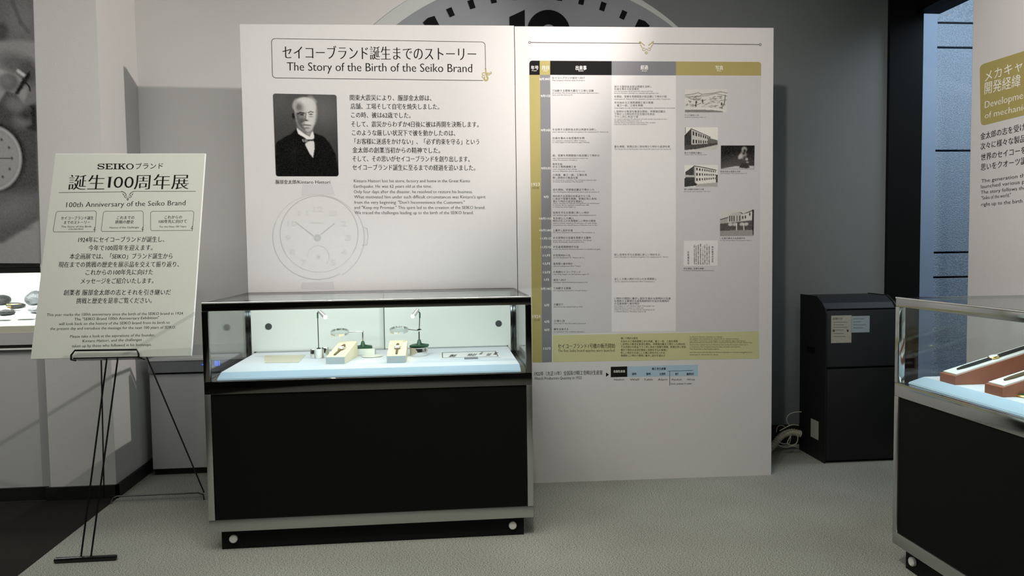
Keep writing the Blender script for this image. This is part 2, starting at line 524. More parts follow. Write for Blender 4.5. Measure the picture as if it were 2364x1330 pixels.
# ------------------------------------------------------------------ printed pictures (value per grid point)
class Pic:
    def __init__(s, x0, y0, x1, y1, w_, h_, val=0.5):
        s.X, s.Y = np.meshgrid(np.linspace(x0, x1, w_), np.linspace(y0, y1, h_))
        s.a = np.full((h_, w_, 3), float(val))
        s.rng = np.random.default_rng(int(abs(x0 * 7 + y1)) + 3)

    def blend(s, mk, v):
        v = np.array(v if isinstance(v, (tuple, list)) else (v, v, v), float)
        s.a = s.a * (1 - mk[..., None]) + v * mk[..., None]

    def ell(s, cx, cy, rx, ry, v, soft=0.15, ang=0, op=1.0):
        c, n = math.cos(math.radians(ang)), math.sin(math.radians(ang))
        dx, dy = s.X - cx, s.Y - cy
        d = np.sqrt(((dx * c + dy * n) / rx) ** 2 + ((-dx * n + dy * c) / ry) ** 2)
        s.blend(np.clip((1 + soft - d) / (2 * soft), 0, 1) * op, v)

    def poly(s, pts, v, blur=0, op=1.0):
        ins = np.zeros(s.X.shape, bool)
        n = len(pts)
        for i in range(n):
            (xa, ya), (xb, yb) = pts[i], pts[(i + 1) % n]
            if ya == yb: continue
            c = ((s.Y >= min(ya, yb)) & (s.Y < max(ya, yb)))
            ins ^= c & (s.X < xa + (s.Y - ya) * (xb - xa) / (yb - ya))
        mk = ins.astype(float)
        for _ in range(blur):
            p = np.pad(mk, 1, mode='edge')
            mk = (p[:-2, 1:-1] + p[2:, 1:-1] + p[1:-1, :-2] + p[1:-1, 2:] + 2 * mk) / 6
        s.blend(mk * op, v)

    def line(s, pts, wd, v, op=1.0):
        for (xa, ya), (xb, yb) in zip(pts[:-1], pts[1:]):
            L2 = (xb - xa) ** 2 + (yb - ya) ** 2 + 1e-9
            t = np.clip(((s.X - xa) * (xb - xa) + (s.Y - ya) * (yb - ya)) / L2, 0, 1)
            d = np.hypot(s.X - xa - t * (xb - xa), s.Y - ya - t * (yb - ya))
            s.blend(np.clip(1.5 - d / wd, 0, 1) * op, v)

    def grad(s, fn):
        s.a *= fn(s.X, s.Y)[..., None]

    def noise(s, amp):
        n = s.rng.normal(0, amp, s.X.shape)
        s.a = np.clip(s.a + n[..., None], 0.003, 1)

    def put(s, name, pl, quad, parent, label=None, tint=(1, 1, 1), d=0.0012, round_px=0):
        h_, w_ = s.X.shape
        q = [Vector(pl.st(*p)) for p in quad]      # TL TR BR BL
        base = root_loc(parent)
        vs = []
        for j in range(h_):
            v = j / (h_ - 1)
            l = q[0].lerp(q[3], v); r = q[1].lerp(q[2], v)
            for i in range(w_):
                p = l.lerp(r, i / (w_ - 1))
                vs.append(tuple(pl.at(p.x, p.y, d) - base))
        fs = []
        for j in range(h_ - 1):
            for i in range(w_ - 1):
                if round_px:
                    ci, cj = min(i, w_ - 2 - i), min(j, h_ - 2 - j)
                    if ci < round_px and cj < round_px and (round_px - ci - .5) ** 2 + (round_px - cj - .5) ** 2 > round_px ** 2: continue
                k = j * w_ + i
                fs.append((k, k + w_, k + w_ + 1, k + 1))
        me = bpy.data.meshes.new(name)
        me.from_pydata(vs, [], fs)
        at = me.color_attributes.new('print', 'FLOAT_COLOR', 'POINT')
        arr = np.ones((h_ * w_, 4)); arr[:, :3] = np.clip(s.a.reshape(-1, 3), 0, 1) * np.array(tint)
        at.data.foreach_set('color', arr.ravel())
        me.materials.append(M['photo'])
        o = bpy.data.objects.new(name, me)
        o.parent = parent
        COL.objects.link(o)
        if label: o['label'] = label
        return o


# ================================================================== THE SETTING
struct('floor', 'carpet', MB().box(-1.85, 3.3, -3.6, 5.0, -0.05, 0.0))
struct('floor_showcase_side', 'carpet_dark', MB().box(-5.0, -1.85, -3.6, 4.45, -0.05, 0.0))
struct('ceiling', 'ceiling', MB().box(-5.0, 3.45, -3.6, 5.1, 3.62, 3.7))
struct('wall_rear', 'rear', MB().box(-5.0, 3.3, -3.7, -3.6, 0, 3.62))
struct('wall_far_left', 'rear', MB().box(-5.1, -5.0, -3.7, 5.1, 0, 3.62))
struct('wall_back', 'wall', MB().box(-1.86, 0.66, 5.0, 5.1, 0.0, 3.62))
struct('wall_back_right', 'wall_grey', MB().box(0.66, 3.08, 5.0, 5.1, 0.0, 3.62))
struct('wall_pillar', 'wall', MB().box(-2.215, -1.86, 4.45, 5.1, 0.0, 3.62))            # pier beside the picture
WL = struct('wall_left', 'wall', MB().box(-5.0, -2.215, 4.47, 5.1, 1.36, 3.62)                                   # above the showcase
            .box(-5.0, -2.215, 5.02, 5.1, 0.0, 1.36))
struct('wall_left_lower', 'wall_dark', MB().box(-5.0, -2.2155, 4.47, 5.0, 0.0, 0.865))
struct('baseboard_left', 'base', MB().box(-5.0, -2.235, 4.455, 4.475, 0.0, 0.075).box(-2.235, -1.845, 4.435, 4.452, 0.0, 0.075)
       .box(-1.862, -1.845, 4.435, 5.0, 0.0, 0.075))
struct('baseboard_back', 'base', MB().box(0.6, 3.08, 4.985, 5.002, 0.0, 0.14))
struct('trim_1', 'wall_dark', MB().box(-1.86, 1.5, 4.985, 5.002, 0.70, 0.80))
# right: black post, black header and glass, stone wall outside
struct('window_1', 'post', MB().box(3.075, 3.315, 4.97, 5.15, 0, 3.62).box(3.26, 3.45, -3.6, 5.0, 2.955, 3.62).box(3.30, 3.36, -3.6, 5.0, -0.05, 0.08))
wn = bpy.data.objects['window_1']
MB().box(3.325, 3.333, -3.6, 5.0, 0.08, 2.955).put('pane', 'pane', wn)
struct('wall_outside', 'joint', MB().box(3.1, 6.5, 5.98, 6.1, -0.1, 4.4))
wo = bpy.data.objects['wall_outside']
zs = [0.0, 0.18, 0.98]
y_st = 5.95
jz = [on_y(2200, p, y_st).z for p in (348 + 235 + 57 + 235, 348 + 235 + 57, 583, 348, 110, 53, -185)]
jz = [-0.1] + jz + [4.4]
bx = [3.2, 5.3, 6.4]
for i in range(len(jz) - 1):
    for j in range(len(bx) - 1):
        dx = random.uniform(-.004, .004)
        MB().box(bx[j] + .006, bx[j + 1] - .006, y_st + dx, 5.99, jz[i] + .008, jz[i + 1] - .008, 0.004).put('stone_block', 'stone', wo)
struct('trim_2', 'stone_smooth', MB().box(3.30, on_y(2151, 300, 5.85).x, 5.80, 5.95, -0.1, 4.4))
struct('ground_outside', 'stone_smooth', MB().box(3.36, 7.0, -0.6, 6.1, -0.12, -0.06))

# low ledge along the back wall with a small blue display
led = empty('wall_ledge', (-1.3, 4.9, 0), 'low grey ledge cabinet along the back wall beside the pillar', 'ledge')
zt = on_y(420, 828, 4.82).z
MB().box(-1.80, 0.9, 4.84, 4.98, 0.045, zt - 0.10).put('cabinet_face', 'wall_dark', led)
MB().box(-1.80, 0.9, 4.82, 4.982, zt - 0.085, zt - 0.012).put('front_rail', 'grey_print', led)
MB().box(-1.80, 0.9, 4.815, 4.982, zt - 0.012, zt).put('top_board', 'panel', led)
MB().box(-1.80, 0.9, 4.87, 4.98, 0.0, 0.045).put('toe_kick', 'base', led)
mb = MB()
for a, b_ in ((466, 477), (496, 498), (500, 502), (505, 507)):
    p0, p1 = on_y(a, 843 if a < 480 else 845, 4.818), on_y(b_, 841 if a < 480 else 833, 4.818)
    mb.box(p0.x, p1.x, 4.816, 4.8195, p0.z, p1.z)
mb.put('blue_display', 'blue_led', led)['label'] = 'small glowing blue display lettering'

# ---------------------------------------------------------------- left wall showcase and mural
PM = Plane((-2.0, 4.448, 0), (1, 0, 0), (0, 0, 1))
sc = empty('wall_showcase', (-2.8, 4.45, 0.86), 'white lit showcase niche in the left wall under the large photograph', 'showcase')
zb = on_y(60, 768, 4.45).z; zs_ = on_y(60, 752, 4.46).z
ztop = on_y(60, 630, 4.45).z
MB().prism([(-5.0, 4.50, zs_ - .04), (-5.0, 4.98, zs_ - .04), (-5.0, 4.98, zs_ + .12), (-5.0, 4.50, zs_)], (2.785, 0, 0)).put('niche_floor', 'niche', sc)
MB().box(-5.0, -2.215, 4.98, 5.01, zs_, 1.36).put('niche_back', 'niche', sc)
MB().box(-5.0, -2.215, 4.50, 4.98, ztop + .012, 1.36).put('niche_top', 'niche', sc)
MB().box(-5.0, -2.217, 4.455, 4.50, zb, zs_).put('front_strip', 'niche_strip', sc)
MB().box(-5.0, -2.217, 4.445, 4.50, ztop, on_y(60, 618, 4.45).z).put('top_rail', 'base', sc)
MB().box(-5.0, -2.217, 4.447, 4.47, on_y(60, 617, 4.45).z, on_y(60, 613, 4.45).z).put('chrome_strip', 'silver', sc)
MB().box(-5.0, -2.217, 4.447, 4.47, on_y(60, 612.5, 4.45).z, on_y(60, 609, 4.45).z).put('upper_strip', 'base', sc)
MB().box(-5.0, -2.217, 4.452, 4.50, on_y(60, 796, 4.45).z, zb).put('ledge_face', 'wall_dark', sc)
MB().box(-5.0, -2.217, 4.462, 4.50, on_y(60, 804, 4.45).z, on_y(60, 796, 4.45).z).put('dark_slot', 'base', sc)
MB().box(-5.0, -2.217, 4.447, 4.50, on_y(60, 807, 4.45).z, on_y(60, 804, 4.45).z).put('light_strip', 'card_edge', sc)
MB().box(-5.0, -2.217, 4.462, 4.466, zs_, ztop).put('front_glass', 'glass', sc)

mu = empty('photo_mural', (-2.8, 4.45, 1.4), 'large black and white photograph of fingers holding a watch part, on the left wall', 'mural')
MB().box(-3.6, -2.217, 4.450, 4.4695, 1.365, 3.4).put('mural_board', 'panel_edge', mu)
pc = Pic(-250, -120, 92, 608, 150, 300, 0.20)
pc.poly([(-300, -200), (300, -200), (300, 95), (-300, 95)], 0.17, 2)
pc.ell(60, 40, 30, 34, 0.20, 0.3); pc.ell(12, 70, 17, 20, 0.085, 0.35); pc.ell(-60, 10, 60, 50, 0.13, 0.4)
pc.line([(40, 0), (60, 50), (78, 70)], 5, 0.11, .7)
pc.poly([(-300, 95), (90, 95), (90, 160), (60, 240), (-10, 330), (-300, 420)], 0.33, 3)
pc.ell(50, 120, 70, 30, 0.30, 0.2); pc.ell(45, 145, 45, 24, 0.15, 0.5, 15)
pc.ell(75, 165, 22, 30, 0.10, 0.4)
pc.poly([(-20, 150), (45, 168), (60, 182), (40, 190), (0, 165)], 0.42, 2)
pc.ell(28, 186, 24, 22, 0.16, 0.3)
pc.ell(20, 182, 12, 10, 0.22, 0.7)
pc.poly([(48, 155), (70, 170), (66, 176), (45, 161)], 0.62, 1)
pc.poly([(62, 176), (78, 160), (80, 172), (48, 215), (38, 214)], 0.02, 1)
pc.line([(62, 180), (76, 196), (78, 206)], 2.0, 0.02)
pc.poly([(-300, 420), (0, 232), (20, 205), (45, 215), (62, 240), (90, 235), (90, 480), (-300, 560)], 0.085, 3)
pc.ell(30, 232, 16, 14, 0.17, 0.6); pc.ell(45, 240, 18, 14, 0.20, 0.6); pc.ell(55, 275, 20, 16, 0.18, 0.6)
pc.ell(68, 262, 18, 10, 0.055, 0.6)
pc.poly([(78, 240), (92, 240), (92, 300), (60, 292), (80, 285)], 0.03, 3)
pc.ell(-18, 360, 78, 80, 0.012, 0.1); pc.ell(-20, 362, 72, 76, 0.50, 0.04); pc.ell(-20, 362, 66, 70, 0.30, 0.04)
pc.ell(-20, 362, 63, 67, 0.36, 0.04)
pc.line([(-20, 362), (30, 362)], 1.4, 0.1); pc.line([(-20, 362), (-40, 320)], 1.4, 0.1)
for k in range(12):
    a = math.radians(30 * k)
    pc.ell(-20 + 48 * math.sin(a), 362 - 50 * math.cos(a), 3, 3.4, 0.10, 0.3)
pc.poly([(-300, 470), (0, 440), (60, 450), (92, 440), (92, 620), (-300, 620)], 0.13, 8)
pc.ell(20, 480, 60, 26, 0.22, 0.8, -20, .8)
pc.poly([(-300, 560), (0, 560), (50, 530), (92, 505), (92, 620), (-300, 620)], 0.34, 5)
pc.ell(50, 525, 20, 5, 0.12, 0.8, 0, .6)
pc.noise(0.012)
PMM = Plane((-2.0, 4.448, 0), (1, 0, 0), (0, 0, 1))
pc.put('photograph', PMM, [(-250, -120), (73, -120), (95, 608), (-230, 608)], mu, 'black and white photograph of fingers and a watch dial')


# irregular fused lumps in the niche
def lump(name, c, r, m_, label, seed, sc_=(1, 1, .6)):
    bm = bmesh.new()
    bmesh.ops.create_icosphere(bm, subdivisions=3, radius=1)
    rnd = random.Random(seed)
    ph = [Vector((rnd.uniform(-1, 1), rnd.uniform(-1, 1), rnd.uniform(-1, 1))).normalized() for _ in range(14)]
    am = [rnd.uniform(-.22, .25) for _ in ph]
    for v in bm.verts:
        k = 1 + sum(a * max(0, v.co.normalized().dot(p) - .55) * 2 for a, p in zip(am, ph))
        v.co = Vector((v.co.x * r * sc_[0], v.co.y * r * sc_[1], max(v.co.z, -.75) * r * sc_[2])) * k
    zmin = min(v.co.z for v in bm.verts)
    mb_ = MB().bm(bm, Matrix.Translation(Vector(c) - Vector((0, 0, zmin))))
    return mb_


def niche_pt(x, y): return hit(x, y, (0, 4.50, zs_ + .001), (0, -.25, 1))


e = empty('fused_lump', niche_pt(8, 704), 'large black rough lump at the frame edge, behind the others in the lit niche', 'artifact')
lump('', niche_pt(4, 702), .052, '', '', 1, (1, .8, .55)).put('body', 'rock', e, True)
e = empty('gilt_watch_part', niche_pt(34, 710), 'oval black and gold watch case lying in the lit niche', 'artifact')
lump('', niche_pt(35, 711), .040, '', '', 2, (1.2, .7, .42)).put('body', 'rock', e, True)
c = niche_pt(35, 711)
MB().tube([c + Vector((.044 * math.cos(a), .026 * math.sin(a) - .004, .024)) for a in [k * math.pi / 8 for k in range(16)]], .0025, 6, True).put('gilt_rim', 'gold', e, True)
MB().box(c.x - .028, c.x - .006, c.y - .033, c.y - .022, c.z + .002, c.z + .014, .002).put('gilt_plate', 'gold', e)
e = empty('fused_lump', niche_pt(20, 725), 'flat black lump with two thin prongs at the front of the niche', 'artifact')
lump('', niche_pt(14, 727), .048, '', '', 5, (1, .6, .4)).put('body', 'rock', e, True)
c = niche_pt(32, 722)
MB().tube([c + Vector((-.01, 0, .018)), c + Vector((.03, -.01, .012)), c + Vector((.052, -.012, .010))], .0035, 6, r1=.001).put('prong', 'rock', e)
MB().tube([c + Vector((-.01, -.01, .018)), c + Vector((.018, -.02, .008)), c + Vector((.03, -.03, .004))], .0035, 6, r1=.001).put('prong', 'rock', e)
e = empty('fused_lump', niche_pt(82, 700), 'silvery grey rough lump beside the easel poster in the niche', 'artifact')
lump('', niche_pt(84, 703), .055, '', '', 8, (.95, .7, .75)).put('body', 'rock_grey', e, True)
e = empty('fused_lump', niche_pt(82, 722), 'small smooth grey lump in front of the silvery lump, half behind the poster', 'artifact')
lump('', niche_pt(84, 723), .036, '', '', 11, (1.1, .7, .55)).put('body', 'rock_grey', e, True)
for (x, y, lb) in ((8, 738, 'small white caption card at the frame edge in the niche'), (62, 736, 'small white caption card below the grey lumps in the niche')):
    p = niche_pt(x, y)
    tag(MB().box(p.x - .05, p.x + .05, p.y - .025, p.y + .025, p.z, p.z + .006, .001).put('caption_card', 'paper', origin=p), lb, 'card')

# ---------------------------------------------------------------- giant wall clock
CX, CZ, CRr = 0.665, 1.64, 1.50
ck = empty('wall_clock', (CX, 4.99, CZ), 'giant grey clock face on the back wall behind the story panels', 'clock')
# keep it on the wall: shallow disc with rim
MB().lathe([(CRr, 0), (CRr, .006)], (CX, 4.998, CZ), 120, (0, -1, 0)).put('dial', 'clock_dial', ck)
n = 120
vs = []
for k in range(n):
    a = 2 * math.pi * k / n
    for r_, y_ in ((CRr, 4.992), (CRr + .02 + .07 * max(0, math.cos(a - math.radians(140))), 4.992)):
        vs.append((CX + r_ * math.cos(a), y_, CZ + r_ * math.sin(a)))
MB().add(vs, [(2 * k, 2 * k + 1, (2 * k + 3) % (2 * n), (2 * k + 2) % (2 * n)) for k in range(n)]).put('rim', 'clock_rim', ck)


def clock_mark(name, r0, r1, w0, w1, tip=0.0):
    me = MB()
    pts = [(-w0 / 2, r0), (w0 / 2, r0), (w1 / 2, r1)] + ([(0, r1 + tip)] if tip else []) + [(-w1 / 2, r1)]
    me.prism([(x, 0, z) for x, z in pts], (0, -.004, 0))
    return me


mm = clock_mark('', 1.365, 1.42, .034, .036).put('minute_mark', 'clock_black', ck)
mh = clock_mark('', 1.22, 1.415, .065, .085, .010).put('hour_mark', 'clock_black', ck)
for mobj in (mm, mh): mobj.location = (0, 0.0, 0)
# (mesh was built around the world origin; move into the clock frame)
for mobj in (mm, mh):
    for v in mobj.data.vertices: v.co += Vector((CX, 4.99, CZ)) - Vector((0, 0, 0))
    mobj.location = (0, 0.002 - 0.0, 0)
first = {mm: True, mh: True}
for k in range(60):
    src = mh if (k % 5 == 0 and k) else mm
    if first[src]:
        o = src; first[src] = False
    else:
        o = src.copy(); COL.objects.link(o); o.parent = ck
    o.rotation_euler = (0, math.radians(6 * k), 0)
mb = MB()
mb.prism([(.479, 4.992, 2.888), (.579, 4.992, 2.935), (.579, 4.992, 2.45), (.49, 4.992, 2.45), (.49, 4.992, 2.82), (.479, 4.992, 2.82)], (0, -.004, 0))
c2x, c2z = .735, 2.795
out = [(c2x + .142 * math.cos(math.radians(a)), c2z + .142 * math.sin(math.radians(a))) for a in range(165, -35, -10)]
inn = [(c2x + .05 * math.cos(math.radians(a)), c2z + .05 * math.sin(math.radians(a))) for a in range(-30, 170, 10)]
pts = out + [(.70, 2.53), (.88, 2.53), (.88, 2.45), (.59, 2.45), (.59, 2.50)] + inn
mb.prism([(x, 4.992, z) for x, z in pts], (0, -.004, 0))
mb.put('numeral', 'clock_black', ck)

# ================================================================== STORY PANELS
ang = math.radians(1.6)
PX = Vector((math.cos(ang), -math.sin(ang), 0))
PO = Vector((1.963, 4.34, 0))
PP = Plane(PO, PX, (0, 0, 1))
sL = PP.st(553, 50)[0]; sM = PP.st(1190.5, 300)[0]; sR = 0.003
PT = 2.658


def board(s0, s1, z0, z1, th, name, m_, parent):
    mb = MB()
    mb.prism([PP.at(s0, z0, 0), PP.at(s1, z0, 0), PP.at(s1, z1, 0), PP.at(s0, z1, 0)], -PP.n * th)
    return mb.put(name, m_, parent)


sMb = PP.st(1200, 900)[0]
pA = empty('story_panel', PP.at((sL + sM) / 2, 0, 0), 'white story board behind the glass case, with portrait of a bald man and large heading', 'display board')
board(sL - .0, sM - .002, 0, PT, .03, 'board', 'panel', pA)
pB = empty('timeline_panel', PP.at(sM / 2, 0, 0), 'tall white timeline board with black, grey and olive table header and old photographs', 'display board')
board(sM + .002, sR, 0, PT - .004, .03, 'board', 'panel', pB)

mb = MB()
put_text(mb, PP, 'セイコーブランド誕生までのストーリー', 653, 134, 1099, 138, 28, style='mincho', res=3)
mb.put('heading_japanese', 'ink', pA)
mb = MB()
put_text(mb, PP, 'The Story of the Birth of the Seiko Brand', 663, 163, 1090, 167, 21, style='serif', res=3)
mb.put('heading_english', 'ink', pA)
# rounded frame with ornament
mb = MB()
fr = [(636, 89)] + [(1112, 97)] + arc_px(1112, 105, 8, 8, -90, 0, 5) + [(1121, 160)]
line_px(mb, PP, fr, 1.1)
line_px(mb, PP, [(1115, 186), (640, 180)] + arc_px(638, 172, 9, 8, 90, 180, 5) + [(627, 96)] + arc_px(635, 97, 8, 8, 180, 270, 5), 1.2)
mb.put('heading_frame', 'ink_grey', pA)
mb = MB()
line_px(mb, PP, [(1121, 158), (1122, 168), (1124, 176)], 2.6)
line_px(mb, PP, arc_px(1122, 181, 4, 5, -60, 200, 10), 3.6)
line_px(mb, PP, arc_px(1117, 171, 3.5, 3.5, 30, 330, 10), 1.6)
line_px(mb, PP, arc_px(1128, 170, 3.5, 3, 20, 210, 8) + [(1134, 170)], 1.8)
line_px(mb, PP, [(1134, 170), (1135, 167), (1132, 166)], 1.4)
line_px(mb, PP, arc_px(1116, 177, 3, 2.5, 0, 270, 8), 1.4)
mb.put('heading_ornament', 'olive', pA)
BODY = [('関東大震災により、服部金太郎は、', 808, 996, 232), ('店舗、工場そして自宅を焼失しました。', 810, 1014, 252),
        ('この時、彼は62歳でした。', 811, 948, 272), ('そして、震災からわずか4日後に彼は再開を決断します。', 811, 1105, 293),
        ('このような厳しい状況下で彼を動かしたのは、', 813, 1051, 313), ('「お客様に迷惑をかけない」、「必ず約束を守る」という', 819, 1106, 333),
        ('金太郎の創業当初からの精神でした。', 814, 1016, 353), ('そして、その思いがセイコーブランドを創り出します。', 814, 1084, 373),
        ('セイコーブランド誕生に至るまでの経過を追いました。', 814, 1097, 393)]
mb = MB()
for t, a, b_, y in BODY:
    put_text(mb, PP, t, a, y - (1 if a < 900 else 0), b_, y, 12.0, style='mincho', res=1)
mb.put('story_text_japanese', 'ink', pA)
EN = [('Kintaro Hattori lost his store, factory and home in the Great Kanto', 817, 1085, 421), ('Earthquake. He was 62 years old at the time.', 817, 997, 433.5),
      ('Only four days after the disaster, he resolved to restore his business.', 817, 1091, 446), ("What motivated him under such difficult circumstances was Kintaro's spirit", 818, 1121, 458),
      ('from the very beginning: "Don\'t Inconvenience the Customers."', 818, 1073, 470.5), ('and "Keep my Promise." This spirit led to the creation of the SEIKO brand.', 818, 1120, 482.5),
      ('We traced the challenges leading up to the birth of the SEIKO brand.', 819, 1093, 494.5)]
mb = MB()
for t, a, b_, y in EN:
    put_text(mb, PP, t, a, y, b_, y, 7.6, style='serif', res=1)
mb.put('story_text_english', 'ink_grey', pA)
mb = MB()
put_text(mb, PP, '服部金太郎/', 636, 424, 687, 424, 8.5, style='mincho')
put_text(mb, PP, 'Kintaro Hattori', 688, 424, 762, 424, 8.0, style='serif')
mb.put('portrait_caption', 'ink', pA)

# portrait: flat print, painted in the coordinates of a 1064x1330 enlargement
p = Pic(60, 65, 962, 1195, 128, 160, 0.07)
p.grad(lambda X, Y: 1.0 + 0.8 * np.exp(-(((X - 750) / 260) ** 2 + ((Y - 260) / 260) ** 2)) + .35 * np.exp(-(((X - 150) / 200) ** 2 + ((Y - 150) / 220) ** 2)) - .35 * np.clip((Y - 350) / 500, 0, 1))
p.poly([(85, 730), (180, 668), (300, 610), (375, 535), (640, 600), (760, 640), (850, 740), (930, 900), (970, 1200), (60, 1200), (70, 780)], 0.006, 2)
p.ell(343, 365, 26, 42, 0.012, 0.3)                                        # ear in shade
p.poly([(378, 420), (620, 420), (620, 600), (560, 655), (430, 600), (385, 520)], 0.16, 3)   # neck
p.ell(505, 240, 160, 130, 0.50, 0.05)                                      # cranium
p.poly([(362, 262), (640, 262), (658, 330), (640, 460), (600, 550), (560, 582), (500, 575), (430, 530), (380, 440), (362, 340)], 0.46, 3)
p.ell(590, 300, 70, 160, 0.60, 0.5)
p.ell(520, 165, 110, 45, 0.62, 0.6)
p.ell(420, 245, 55, 62, 0.16, 0.6); p.ell(365, 200, 26, 60, 0.36, 0.5, 20)
p.poly([(365, 320), (480, 320), (500, 420), (470, 500), (520, 560), (500, 578), (430, 530), (385, 450)], 0.13, 5)
p.ell(455, 372, 34, 24, 0.22, 0.7); p.ell(450, 455, 34, 40, 0.10, 0.7)
p.line([(400, 336), (440, 318), (496, 326)], 9, 0.03); p.line([(552, 318), (585, 303), (622, 312)], 7, 0.08)      # brows
p.ell(462, 347, 28, 9, 0.02, 0.5); p.ell(588, 340, 28, 9, 0.05, 0.5)        # eyes
p.ell(590, 372, 30, 8, 0.26, 0.7)
p.line([(520, 320), (508, 400), (498, 425)], 10, 0.13, .8); p.line([(535, 330), (540, 400)], 9, 0.66, .8)
p.ell(520, 424, 26, 10, 0.06, 0.5)                                          # nose
p.ell(545, 462, 60, 18, 0.62, 0.5); p.ell(478, 470, 26, 12, 0.28, 0.6)      # moustache
p.line([(480, 490), (520, 486), (585, 492)], 5, 0.03); p.ell(540, 504, 34, 9, 0.42, 0.5)
p.ell(545, 556, 34, 14, 0.42, 0.7); p.ell(520, 530, 40, 8, 0.14, 0.7)
p.poly([(383, 525), (400, 545), (480, 605), (560, 650), (600, 572), (618, 600), (626, 660), (608, 690), (520, 688), (478, 655), (400, 610), (384, 560)], 0.74, 1)
p.poly([(505, 600), (560, 640), (590, 580), (545, 590)], 0.30, 2)
p.poly([(478, 658), (520, 688), (620, 682), (618, 712), (560, 706), (500, 730), (470, 690)], 0.035, 1)   # bow tie
p.ell(505, 705, 24, 18, 0.22, 0.5)
p.poly([(497, 745), (540, 712), (620, 710), (627, 800), (600, 934), (560, 890), (500, 775)], 0.66, 1)   # shirt front
p.poly([(450, 685), (465, 690), (480, 730), (462, 712)], 0.45, 1)
p.ell(330, 860, 60, 90, 0.012, 0.8)
p.noise(0.006)
p.put('portrait_photograph', PP, [(630, 216), (777, 219), (782, 407), (637, 407)], pA, 'black and white portrait of a bald man in a dark suit and bow tie', (1, .99, .94), round_px=5)

# faint wristwatch drawing
mb = MB(); mb2 = MB()
cxw, cyw = 735, 547
line_px(mb, PP, arc_px(737, 540, 90, 88, 150, 390, 50), 1.5)
line_px(mb2, PP, arc_px(737, 540, 90, 88, 30, 150, 30), 1.5)
line_px(mb, PP, arc_px(740, 548, 101, 99, -40, 60, 30), 1.2)
line_px(mb, PP, arc_px(733, 547, 103, 98, 60, 200, 40), 1.4)
line_px(mb2, PP, arc_px(733, 547, 103, 98, 200, 320, 40), 1.2)
line_px(mb, PP, [(682, 512), (700, 526), (724, 545)], 2.2); line_px(mb, PP, [(740, 542), (772, 516)], 2.2)
line_px(mb, PP, arc_px(733, 549, 5, 5, 0, 360, 12), 6)
line_px(mb2, PP, arc_px(735, 592, 25, 25, 180, 400, 30), 1.5); line_px(mb2, PP, arc_px(735, 593, 2.5, 2.5, 0, 360, 8), 4)
line_px(mb, PP, [(838, 524), (848, 528), (850, 548), (847, 566), (836, 566)], 1.3); line_px(mb2, PP, [(841, 526), (843, 564)], 3)
for k, t in enumerate(['12', '1', '2', '3', '4', '5', None, '7', '8', '9', '10', '11']):
    if t is None: continue
    a = math.radians(30 * k)
    xx, yy = 735 + 69 * math.sin(a), 549 - 66 * math.cos(a)
    ww = 6 if len(t) == 1 else 11
    put_text(mb2, PP, t, xx - ww, yy + 6, xx + ww, yy + 6, 13, style='bold')
line_px(mb2, PP, [(717, 514), (745, 514)], 2)
mb.put('watch_drawing_lines', 'ink_faint', pA)
mb2.put('watch_drawing_details', 'ink_fainter', pA)
mb = MB()
slab_px(mb, PP, [(695, 452), (698, 426), (765, 424), (774, 452), (750, 449), (720, 449)], .0003)
slab_px(mb, PP, [(695, 660), (697, 652), (770, 650), (772, 668), (695, 668)], .0003)
mb.put('watch_drawing_strap', 'cell_light', pA)['label'] = 'faint beige strap of the printed watch'

# ---- timeline panel
mb = MB(); line_px(mb, PP, [(1226, 98), (1340, 99), (1478, 100)], 1.3); line_px(mb, PP, [(1508, 101), (1620, 101.5), (1752, 103)], 1.3)
for cx_ in (1223, 1755):
    line_px(mb, PP, [(cx_ - 3, 98 + (cx_ > 1500) * 5), (cx_, 95 + (cx_ > 1500) * 5), (cx_ + 3, 98 + (cx_ > 1500) * 5), (cx_, 101 + (cx_ > 1500) * 5), (cx_ - 3, 98 + (cx_ > 1500) * 5)], 1)
mb.put('ornament_rule', 'ink_grey', pB)
mb = MB()
for sgn in (-1, 1):
    c0 = 1492.5
    f = lambda q: [(c0 + sgn * (c0 - x), y) for x, y in q]
    line_px(mb, PP, f([(1476, 98), (1482, 100), (1488, 105)]), 2)
    line_px(mb, PP, f([(1478, 103), (1481, 107), (1482, 110)]), 1.8)
    line_px(mb, PP, f([(1489, 112), (1485, 110.5), (1483, 113), (1484, 116.5), (1489, 116.5), (1492, 113)]), 1.3)
    line_px(mb, PP, f([(1476, 96), (1480, 97)]), 1.5)
line_px(mb, PP, [(1489, 122), (1492, 119.5), (1495, 122), (1492, 125), (1489, 122)], 1.5)
mb.put('ornament_scroll', 'olive', pB)

HEAD = [('black_print', 1222, 1246), ('olive', 1246, 1270), ('black_print', 1270, 1412), ('grey_print', 1412, 1560.5), ('olive', 1560.5, 1757)]
for i, (mt, a, b_) in enumerate(HEAD):
    mb = MB()
    pts = [(a, 140 + .006 * (a - 1222)), (b_, 140 + .006 * (b_ - 1222)), (b_, 173 + .003 * (b_ - 1222)), (a, 173 + .003 * (a - 1222))]
    if i == 0: pts = [(1222, 146), (1224, 141.5), (1228, 140)] + pts[1:]
    if i == 4: pts = [pts[0], (1751, 143), (1756, 145), (1757, 150)] + pts[2:]
    slab_px(mb, PP, pts)
    mb.put('header_cell', mt, pB)
mb = MB(); slab_px(mb, PP, [(1222, 173), (1246.5, 173), (1248.5, 400), (1251, 837), (1229, 837), (1224.5, 400)]); mb.put('year_column', 'olive', pB)
mb = MB(); slab_px(mb, PP, [(1246.8, 173), (1270, 173), (1272, 400), (1274, 836), (1251.3, 837), (1248.8, 400)]); mb.put('date_column', 'grey_print', pB)
mb = MB(); slab_px(mb, PP, [(1270.5, 173), (1411.5, 174), (1411.5, 766), (1274, 772), (1272.3, 400)]); mb.put('event_column', 'cell_light', pB)
